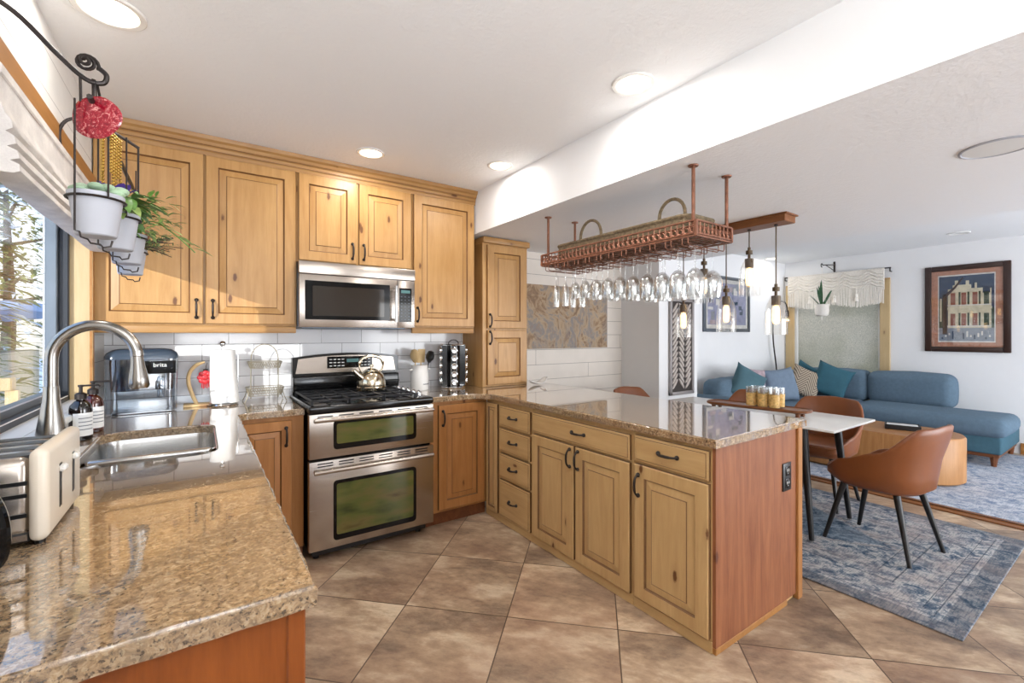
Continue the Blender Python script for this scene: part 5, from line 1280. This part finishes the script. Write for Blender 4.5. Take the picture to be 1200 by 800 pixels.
tr = thing('serving_tray', 'long wooden footed tray on the dining table', 'tray', (3.44, 1.745, TBL), 0.15)
b = MB(); P = rrect(-0.10, 0.10, -0.36, 0.36, 0.09, 8)
V = b.grid([[(p[0] * k, p[1] * k2, z) for p in P] for k, k2, z in ((0.86, 0.95, 0.034), (0.98, 1.0, 0.042), (1.0, 1.0, 0.054), (0.96, 0.985, 0.058), (0.88, 0.96, 0.050))], 'traywood', closed_u=True); b.cap(V[0], 'traywood'); b.cap(V[-1], 'traywood'); b.build('board', tr)
for x in (-0.06, 0.06):
    for y in (-0.29, 0.29):
        b = MB(); b.lathe([(0.012, 0), (0.016, 0.006), (0.014, 0.02), (0.018, 0.036)], 'traywood', (x, y, 0), 14); b.build('foot', tr)
tum = None
for k, (dx, dy) in enumerate(((-0.05, -0.14), (0.03, -0.15), (-0.045, -0.06), (0.035, -0.07), (-0.04, 0.02), (0.04, 0.01))):
    lb = ('patterned amber tumbler, front right of the group on the wooden tray', 'patterned amber tumbler, back right of the group on the wooden tray', 'patterned amber tumbler, front middle of the group on the wooden tray',
          'patterned amber tumbler, back middle of the group on the wooden tray', 'patterned amber tumbler, front left of the group on the wooden tray', 'patterned amber tumbler, back left of the group on the wooden tray')[k]
    a = 0.15; loc = (3.44 + dx * math.cos(a) - dy * math.sin(a), 1.745 + dx * math.sin(a) + dy * math.cos(a), TBL + 0.052)
    if tum is None:
        tum = thing('tumbler', lb, 'glass', loc, 0, 'amber tumblers on the tray')
        b = MB(); b.lathe([(0.0001, 0.003), (0.031, 0), (0.033, 0.004), (0.036, 0.145), (0.0345, 0.145), (0.0315, 0.008), (0.0001, 0.007)], 'glass', seg=24, caps=False); b.build('glass', tum)
        b = MB(); b.lathe([(0.0334, 0.006), (0.0356, 0.100)], 'amber_glass', seg=24, caps=False); b.build('patterned_band', tum)
    else: dup(tum, loc, 0.4 * k, lb)

# ---------------------------------------------------------------- art on the walls
b = MB(); b.box(2.45, 3.637, YB - 0.035, YB - 0.001, 1.188, 1.812, 'relief', 0.002); o = b.build('relief_map', origin=(3.04, YB, 1.5)); tag(o, 'brown and blue terrain relief picture on the shiplap wall', 'picture')
M['panelframe'] = plain('silvery_frame', (150, 144, 142), 0.4, 0.3)
cpn = thing('carved_panel', 'tall grey carved wall panel with herringbone leaves', 'wall panel', (4.265, 2.97, 0.68), world=True)
b = MB(); X0, X1, Z0, Z1 = 4.055, 4.476, 0.68, 1.715
for (x0, x1, z0, z1) in ((X0, X0 + 0.035, Z0, Z1), (X1 - 0.035, X1, Z0, Z1), (X0, X1, Z0, Z0 + 0.035), (X0, X1, Z1 - 0.035, Z1)): b.box(x0, x1, 2.94, 2.969, z0, z1, 'panelframe', 0.006, 2)
b.build('frame', cpn)
M['carve'] = plain('carved_grey_wood', (184, 174, 166), 0.5, var=0.25, scale=30)
M['carvedark'] = plain('carved_ground', (54, 46, 42), 0.7)
b = MB(); b.box(X0 + 0.03, X1 - 0.03, 2.958, 2.969, Z0 + 0.03, Z1 - 0.03, 'carvedark')
for i in range(-4, 27):
    for c_ in range(3):
        cx_ = X0 + 0.035 + 0.117 * (c_ + 0.5); s_ = 1 if c_ % 2 == 0 else -1; zc = Z0 + 0.06 + i * 0.058
        if not (Z0 + 0.07 < zc < Z1 - 0.07): continue
        b.lathe([(0.0001, -0.085), (0.014, -0.06), (0.020, 0), (0.014, 0.06), (0.0001, 0.085)], 'carve', seg=8, mat=Matrix.Translation((cx_, 2.955, zc)) @ Matrix.Rotation(s_ * 0.7, 4, 'Y') @ Matrix.Diagonal((0.85, 0.6, 0.9, 1)), caps=False)
b.build('carving', cpn)
def framed(name, label, origin, face, W, H_, fw_, fm, matm, painter, inner=0.07):
    t = thing(name, label, 'picture', origin, {'-y': 0, '-x': -PI / 2}[face])   # local: x right, z up, front at -y
    b = MB()
    for (x0, x1, z0, z1) in ((-W / 2, -W / 2 + fw_, 0, H_), (W / 2 - fw_, W / 2, 0, H_), (-W / 2 + fw_, W / 2 - fw_, 0, fw_), (-W / 2 + fw_, W / 2 - fw_, H_ - fw_, H_)):
        b.box(x0, x1, -0.032, -0.001, z0, z1, fm, 0.008, 2)
    b.build('frame', t)
    b = MB(); b.box(-W / 2 + fw_ * .9, W / 2 - fw_ * .9, -0.014, -0.002, fw_ * .9, H_ - fw_ * .9, matm); b.build('mat_board', t)
    b = MB(); painter(b, -W / 2 + fw_ + inner, W / 2 - fw_ - inner, fw_ + inner, H_ - fw_ - inner); b.build('painting', t)
    b = MB(); b.box(-W / 2 + fw_ * .9, W / 2 - fw_ * .9, -0.021, -0.0195, fw_ * .9, H_ - fw_ * .9, 'pane'); b.build('glazing', t)
    return t
for nm_, c_ in (('nightsky', (40, 58, 84)), ('facade', (204, 192, 166)), ('redwin', (140, 86, 72)), ('greendark', (50, 66, 52)), ('snowgrey', (128, 134, 146)), ('peach', (176, 122, 98)), ('palemat', (212, 206, 200)), ('trunk', (60, 46, 44))): M[nm_] = plain(nm_, c_, 0.7, var=0.2, scale=25)
def paint_house(b, x0, x1, z0, z1):
    W, H_ = x1 - x0, z1 - z0; y = -0.0145
    def R(a, c, d, e2, m, lift): b.box(x0 + a * W, x0 + c * W, y - lift, y, z0 + d * H_, z0 + e2 * H_, m)
    R(-0.02, 1.02, -0.02, 1.02, 'palemat', 0.0004); R(0, 1, 0, 1, 'nightsky', 0.0008); R(0, 1, 0, 0.24, 'snowgrey', 0.001)
    R(0.0, 0.12, 0.2, 0.62, 'greendark', 0.0012); R(0.92, 1, 0.2, 0.5, 'greendark', 0.0012)
    R(0.17, 0.80, 0.2, 0.80, 'facade', 0.0014); R(0.80, 0.94, 0.2, 0.72, 'facade', 0.0014); R(0.14, 0.96, 0.48, 0.52, 'facade', 0.002)
    R(0.26, 0.60, 0.80, 0.86, 'facade', 0.0014); R(0.30, 0.36, 0.86, 0.93, 'facade', 0.0014); R(0.5, 0.56, 0.86, 0.92, 'facade', 0.0014); R(0.66, 0.70, 0.80, 0.88, 'facade', 0.0014)
    for z in (0.22, 0.54):
        for a, m in ((0.22, 'redwin'), (0.42, 'redwin'), (0.62, 'redwin'), (0.82, 'greendark')): R(a, a + 0.09, z, z + 0.2, m, 0.0018)
        for a in (0.37, 0.53, 0.73): R(a, a + 0.035, z, z + 0.21, 'greendark', 0.0018)
        for a in (0.175, 0.335, 0.57, 0.775, 0.93): R(a, a + 0.02, z - 0.02, z + 0.25, 'facade', 0.0024)
        R(0.15, 0.95, z, z + 0.015, 'palemat', 0.0026)
    R(0.07, 0.16, 0.1, 0.72, 'trunk', 0.003); R(0.02, 0.05, 0.3, 0.66, 'facade', 0.002)
    b.tube([(x0 + W * .13, y - .003, z0 + H_ * .7), (x0 + W * .30, y - .003, z0 + H_ * .82), (x0 + W * .45, y - .003, z0 + H_ * .97)], [0.016, 0.011, 0.005], 'trunk', 5)
    for k in range(14): a = 0.05 + 0.066 * k; R(a, a + 0.03, 0.03 + 0.09 * ((k * 7) % 3) / 3, 0.06 + 0.12 * ((k * 5) % 4) / 4, 'palemat' if k % 3 else 'nightsky', 0.002)
framed('framed_picture', 'dark framed painting of a pale two-storey house at night', (XF, 1.337, 1.118), '-x', 0.735, 1.045, 0.062, 'picdark', 'peach', paint_house)
def paint_bottle(b, x0, x1, z0, z1):
    W, H_ = x1 - x0, z1 - z0; y = -0.0145; rnd = random.Random(3)
    M['mauve'] = plain('mauve_paint', (140, 140, 168), 0.7, var=0.3, scale=14); M['dusty'] = plain('dusty_paint', (170, 150, 156), 0.7, var=0.3, scale=14)
    b.box(x0, x1, y - 0.0008, y, z0, z1, 'mauve')
    for k in range(26):
        a, d = rnd.uniform(0, .85), rnd.uniform(0, .85); b.box(x0 + a * W, x0 + (a + rnd.uniform(.06, .16)) * W, y - 0.001 - k * 0.00004, y, z0 + d * H_, z0 + (d + rnd.uniform(.06, .2)) * H_, rnd.choice(['mauve', 'dusty', 'nightsky', 'snowgrey', 'palemat']))
framed('framed_picture', 'grey framed abstract picture in blues and mauves above the sofa', (5.84, Y4, 1.362), '-y', 1.12, 0.745, 0.045, 'picgrey', 'palemat', paint_bottle, 0.05)

# ---------------------------------------------------------------- macrame valance, wall bracket with plant
va = thing('macrame_valance', 'white macrame valance on a dark twig rod over the far window', 'curtain', (XF - 0.06, 2.70, 1.7), world=True)
b = MB(); b.tube([(XF - 0.06, 2.03, 2.205), (XF - 0.06, 3.335, 2.20)], 0.009, 'iron', 8)
for y in (2.04, 3.33): b.tube([(XF - 0.002, y, 2.16), (XF - 0.06, y, 2.16), (XF - 0.06, y, 2.205)], 0.008, 'iron', 7)
b.build('rod', va)
b = MB(); VY0, VY1 = 2.10, 3.28; n = 96; xv = XF - 0.06
def scal(y): 
    u = (y - VY0) / (VY1 - VY0) * 4; f = abs((u % 1) - 0.5) * 2; return 1.985 - 0.06 * f
for k in range(n + 1):
    y = VY0 + (VY1 - VY0) * k / n; b.tube([(xv - 0.012, y, 2.21), (xv - 0.014, y, scal(y))], 0.0055, 'macrame', 5)
for r_ in range(5):
    for k in range(48):
        y = VY0 + (VY1 - VY0) * k / 48; z = lambda yy: scal(yy) + 0.02 + r_ * 0.042 + 0.03 * abs((((yy - VY0) / (VY1 - VY0) * 8) % 1) - 0.5)
        y2 = y + (VY1 - VY0) / 48; b.tube([(xv - 0.022, y, z(y)), (xv - 0.022, y2, z(y2))], 0.008, 'macrame', 5)
b.build('knotted_band', va)
b = MB(); rnd = random.Random(8)
for k in range(190):
    y = VY0 + (VY1 - VY0) * (k + rnd.random()) / 190; u = (y - VY0) / (VY1 - VY0); bot = 1.72 + 0.05 * abs(((u * 2) % 1) - 0.5) * 2 - 0.03 * rnd.random()
    b.tube([(xv - 0.013 + rnd.uniform(-.004, .004), y, scal(y) + 0.01), (xv - 0.013, y + rnd.uniform(-.006, .006), bot)], 0.0034, 'macrame', 4)
o = b.build('fringe', va); o['kind'] = 'stuff'
for y in (2.40, 2.66, 2.98):
    b = MB(); b.tube([(xv - 0.028, y, 1.97), (xv - 0.028, y, 1.88)], 0.004, 'macrame', 6); b.lathe([(0.004, 1.885), (0.016, 1.875), (0.018, 1.855), (0.013, 1.845), (0.020, 1.80), (0.022, 1.785), (0.0001, 1.784)], 'macrame', (xv - 0.028, y, 0), 12, caps=False); b.build('tassel', va)
br = thing('plant_bracket', 'black iron swing bracket on the wall above the far window', 'bracket', (XF, 2.69, 2.24), world=True)
b = MB(); b.box(XF - 0.012, XF - 0.001, 2.678, 2.702, 2.225, 2.375, 'iron', 0.002); b.build('wall_plate', br)
b = MB(); b.tube([(XF - 0.01, 2.69, 2.33), (XF - 0.40, 2.69, 2.29)], 0.007, 'iron', 7); b.tube([(XF - 0.01, 2.69, 2.245), (XF - 0.30, 2.69, 2.30)], 0.006, 'iron', 7)
b.tube(arc((XF - 0.425, 2.69, 2.285), 0.025, 0, PI * 1.7, 12, (1, 0, 0), (0, 0, 1)), 0.006, 'iron', 6); b.build('arm', br)
hp = thing('hanging_plant', 'spiky snake plant in a textured white pot hanging at the far window', 'potted plant', (XF - 0.425, 2.69, 1.58))
b = MB(); b.lathe([(0.0001, 0), (0.06, 0), (0.078, 0.02), (0.085, 0.08), (0.080, 0.15), (0.084, 0.165), (0.074, 0.165), (0.072, 0.14), (0.0001, 0.14)], 'ceramic_tex', seg=24, caps=False); b.build('pot', hp)
b = MB()
for k in range(9):
    a = k * 0.7; l_ = (0.24, 0.36, 0.27, 0.40, 0.24, 0.30, 0.26, 0.3, 0.34)[k]; ln = (0.75, 0.18, 0.6, 0.08, 0.8, 0.4, 0.5, 0.6, 0.25)[k]
    b.leaf((0.015 * math.cos(a), 0.015 * math.sin(a), 0.13), (ln * math.cos(a * 2.1 + 1.9), ln * math.sin(a * 2.1 + 1.9), 1), l_, 0.04, 'snake', 0.05, 6)
b.build('leaves', hp)
b = MB()
for a in (0, 2.1, 4.2): b.tube([(0.08 * math.cos(a), 0.08 * math.sin(a), 0.16), (0, 0, 0.68)], 0.0012, 'macrame', 4)
b.tube([(0, 0, 0.0), (0, 0, -0.06)], [0.012, 0.004], 'macrame', 6)
b.build('cords', hp)

# ---------------------------------------------------------------- living room
sf = thing('sectional_sofa', 'blue fabric sectional sofa with a chaise along the far wall', 'sofa', (6.9, 2.0, RUG), world=True)
SB = RUG
def cush(name, x0, x1, y0, y1, z0, z1, m, bev=0.06, puff=0.02):
    b = MB(); b.box(x0, x1, y0, y1, z0, z1, m, bev, 4)
    bmesh.ops.subdivide_edges(b.bm, edges=[e2 for e2 in b.bm.edges if e2.calc_length() > 0.15], cuts=5, use_grid_fill=True)
    cx_, cy_, cz_ = (x0 + x1) / 2, (y0 + y1) / 2, (z0 + z1) / 2
    for v in b.bm.verts:
        u_, v_, w_ = (v.co.x - cx_) / (x1 - x0) * 2, (v.co.y - cy_) / (y1 - y0) * 2, (v.co.z - cz_) / (z1 - z0) * 2
        k = puff + 0.008 * noise.noise(v.co * 5)
        v.co.x += k * u_ * (1 - v_ * v_) * (1 - w_ * w_) ; v.co.z += k * w_ * (1 - u_ * u_) * (1 - v_ * v_); v.co.y += k * v_ * (1 - u_ * u_) * (1 - w_ * w_)
        v.co.z += 0.006 * noise.noise(v.co * 9)
    return b.build(name, sf, ang=60)
b = MB(); b.box(6.45, 7.42, 0.90, 3.20, 0.135, 0.315, 'sofa_teal', 0.02, 3); b.box(4.75, 6.46, 2.45, 3.20, 0.135, 0.315, 'sofa_teal', 0.02, 3); b.build('base', sf)
b = MB(); b.box(6.47, 7.40, 0.92, 3.18, 0.10, 0.14, 'walnut', 0.005); b.box(4.77, 6.47, 2.47, 3.18, 0.10, 0.14, 'walnut', 0.005); b.build('plinth_rail', sf)
for x, y in ((6.50, 0.96), (7.36, 0.96), (6.50, 2.2), (4.82, 2.52), (4.82, 3.14), (7.36, 3.14)):
    b = MB(); b.tube([(x, y, SB), (x, y, 0.12)], [0.020, 0.034], 'walnut', 8); b.build('leg', sf)
cush('chaise_cushion', 6.41, 7.16, 0.86, 2.20, 0.30, 0.485, 'sofa', 0.07, 0.02)
cush('seat_cushion', 6.43, 7.16, 2.21, 3.0, 0.30, 0.475, 'sofa'); cush('seat_cushion', 5.60, 6.42, 2.42, 3.0, 0.30, 0.475, 'sofa'); cush('seat_cushion', 4.86, 5.59, 2.42, 3.0, 0.30, 0.475, 'sofa')
cush('back_cushion', 7.10, 7.40, 1.38, 2.19, 0.45, 0.85, 'sofa', 0.08); cush('back_cushion', 7.10, 7.40, 2.20, 2.92, 0.45, 0.85, 'sofa', 0.08)
cush('back_cushion', 5.90, 6.62, 2.92, 3.20, 0.45, 0.82, 'sofa', 0.08); cush('back_cushion', 5.0, 5.85, 2.92, 3.20, 0.45, 0.78, 'sofa', 0.08); cush('back_cushion', 6.64, 7.38, 2.93, 3.21, 0.45, 0.80, 'sofa', 0.08)
cush('arm', 4.70, 4.90, 2.44, 3.20, 0.30, 0.62, 'sofa', 0.07)
def pillow(label, loc, w_, h_, th, rz, tilt, roll, m):
    rows = []; n = 14
    b = MB()
    for side in (1, -1):
        rows = []
        for i in range(n + 1):
            v_ = -1 + 2 * i / n; r = []
            for j in range(n + 1):
                u_ = -1 + 2 * j / n
                pin = 1 - 0.10 * (1 - abs(u_) ** 2) * abs(v_) ** 4; pin2 = 1 - 0.10 * (1 - abs(v_) ** 2) * abs(u_) ** 4
                t_ = th / 2 * max(0, (1 - u_ ** 4)) ** 0.6 * max(0, (1 - v_ ** 4)) ** 0.6
                r.append((u_ * w_ / 2 * pin2, side * t_ + 0.004 * noise.noise(Vector((u_ * 3, v_ * 3, loc[0]))), v_ * h_ / 2 * pin))
            rows.append(r)
        b.grid(rows, m)
    bmesh.ops.remove_doubles(b.bm, verts=b.bm.verts, dist=0.003)
    o = b.build('throw_pillow', ang=80); o.location = loc; o.rotation_euler = (tilt, roll, rz); return tag(o, label, 'pillow')
pillow('large grey-teal pillow standing on its corner, left on the sofa', (5.40, 2.84, 0.72), 0.42, 0.42, 0.16, -0.55, -0.25, 0.5, 'tealgrey')
pillow('small dark patterned pillow peeking out behind the grey-teal one', (5.66, 2.90, 0.74), 0.34, 0.34, 0.12, -0.4, -0.2, 0.15, 'dusty')
pillow('pale blue-grey square pillow against the sofa back', (6.05, 2.78, 0.68), 0.50, 0.44, 0.20, -0.4, -0.25, -0.08, 'bluegrey')
pillow('tan chevron patterned pillow in front of the teal ones', (6.68, 2.74, 0.68), 0.40, 0.40, 0.14, -0.9, -0.22, 0.42, 'chevron')
pillow('teal velvet pillow leaning behind the tan chevron one, right', (6.86, 2.50, 0.71), 0.42, 0.44, 0.15, -1.1, -0.2, 0.38, 'teal')
pillow('teal pillow half hidden behind the tan chevron one, left', (6.98, 2.84, 0.70), 0.40, 0.42, 0.13, -0.8, -0.1, 0.5, 'teal')

ct = thing('coffee_table', 'oval drum coffee table of pale grained wood', 'coffee table', (5.50, 1.66, RUG))
def stad(r, y0, y1, n=14): return [(r * math.cos(PI * k / n), y1 + r * math.sin(PI * k / n)) for k in range(n + 1)] + [(-r * math.cos(PI * k / n), y0 - r * math.sin(PI * k / n)) for k in range(n + 1)]
b = MB(); P = stad(1.0, 0, 0)
V = b.grid([[(p[0], p[1], z) for p in stad(0.35 - ins, -0.33, 0.34)] for ins, z in ((0.03, 0.0), (0.0, 0.02), (0.0, 0.395), (0.008, 0.408), (0.014, 0.410))], 'drum', closed_u=True); b.cap(V[0], 'drum'); b.build('drum', ct)
M['drumtop'] = wood('mango_wood_top', (190, 136, 84), (150, 98, 54), 'y', 0.35, 0.0)
b = MB(); b.prism(stad(0.338, -0.33, 0.34), 0.409, 0.412, 'drumtop'); b.build('top', ct)
bt = thing('tray_box', 'small black open box with white lining on the coffee table', 'box', (5.52, 1.42, RUG + 0.413), 0.3)
b = MB(); b.box(-0.08, 0.08, -0.13, 0.13, 0, 0.008, 'black', 0.002)
for (x0, x1, y0, y1) in ((-0.08, -0.07, -0.13, 0.13), (0.07, 0.08, -0.13, 0.13), (-0.08, 0.08, -0.13, -0.12), (-0.08, 0.08, 0.12, 0.13)): b.box(x0, x1, y0, y1, 0, 0.045, 'black', 0.002)
b.build('box', bt)
b = MB(); b.box(-0.065, 0.065, -0.115, 0.115, 0.008, 0.042, 'white', 0.004); b.build('lining', bt)

fl = thing('floor_lamp', 'black arc floor lamp with one bare bulb behind the sofa', 'lamp', (7.2, 3.285, 0.0), world=True)
b = MB(); b.lathe([(0.0001, 0.0), (0.06, 0.0), (0.06, 0.015), (0.012, 0.022), (0.0001, 0.023)], 'iron', (7.15, 3.285, 0), 20, caps=False); b.build('base', fl)
b = MB(); b.tube(catmull([(7.15, 3.285, 0.02), (7.08, 3.285, 0.75), (6.97, 3.285, 1.25), (6.98, 3.285, 1.65), (7.06, 3.285, 1.80), (7.24, 3.285, 1.83), (7.37, 3.285, 1.79), (7.40, 3.285, 1.70)], 6), 0.010, 'iron', 8); b.build('pole', fl)
b = MB(); b.tube([(7.40, 3.285, 1.70), (7.40, 3.285, 1.60)], [0.022, 0.026], 'iron', 12); b.build('socket', fl)
b = MB(); b.sphere((7.40, 3.285, 1.545), 0.050, 'glass', 12); b.sphere((7.40, 3.285, 1.55), 0.022, 'bulb', 8); b.build('bulb', fl)

for o in bpy.data.objects:
    if '_o' in o: del o['_o']
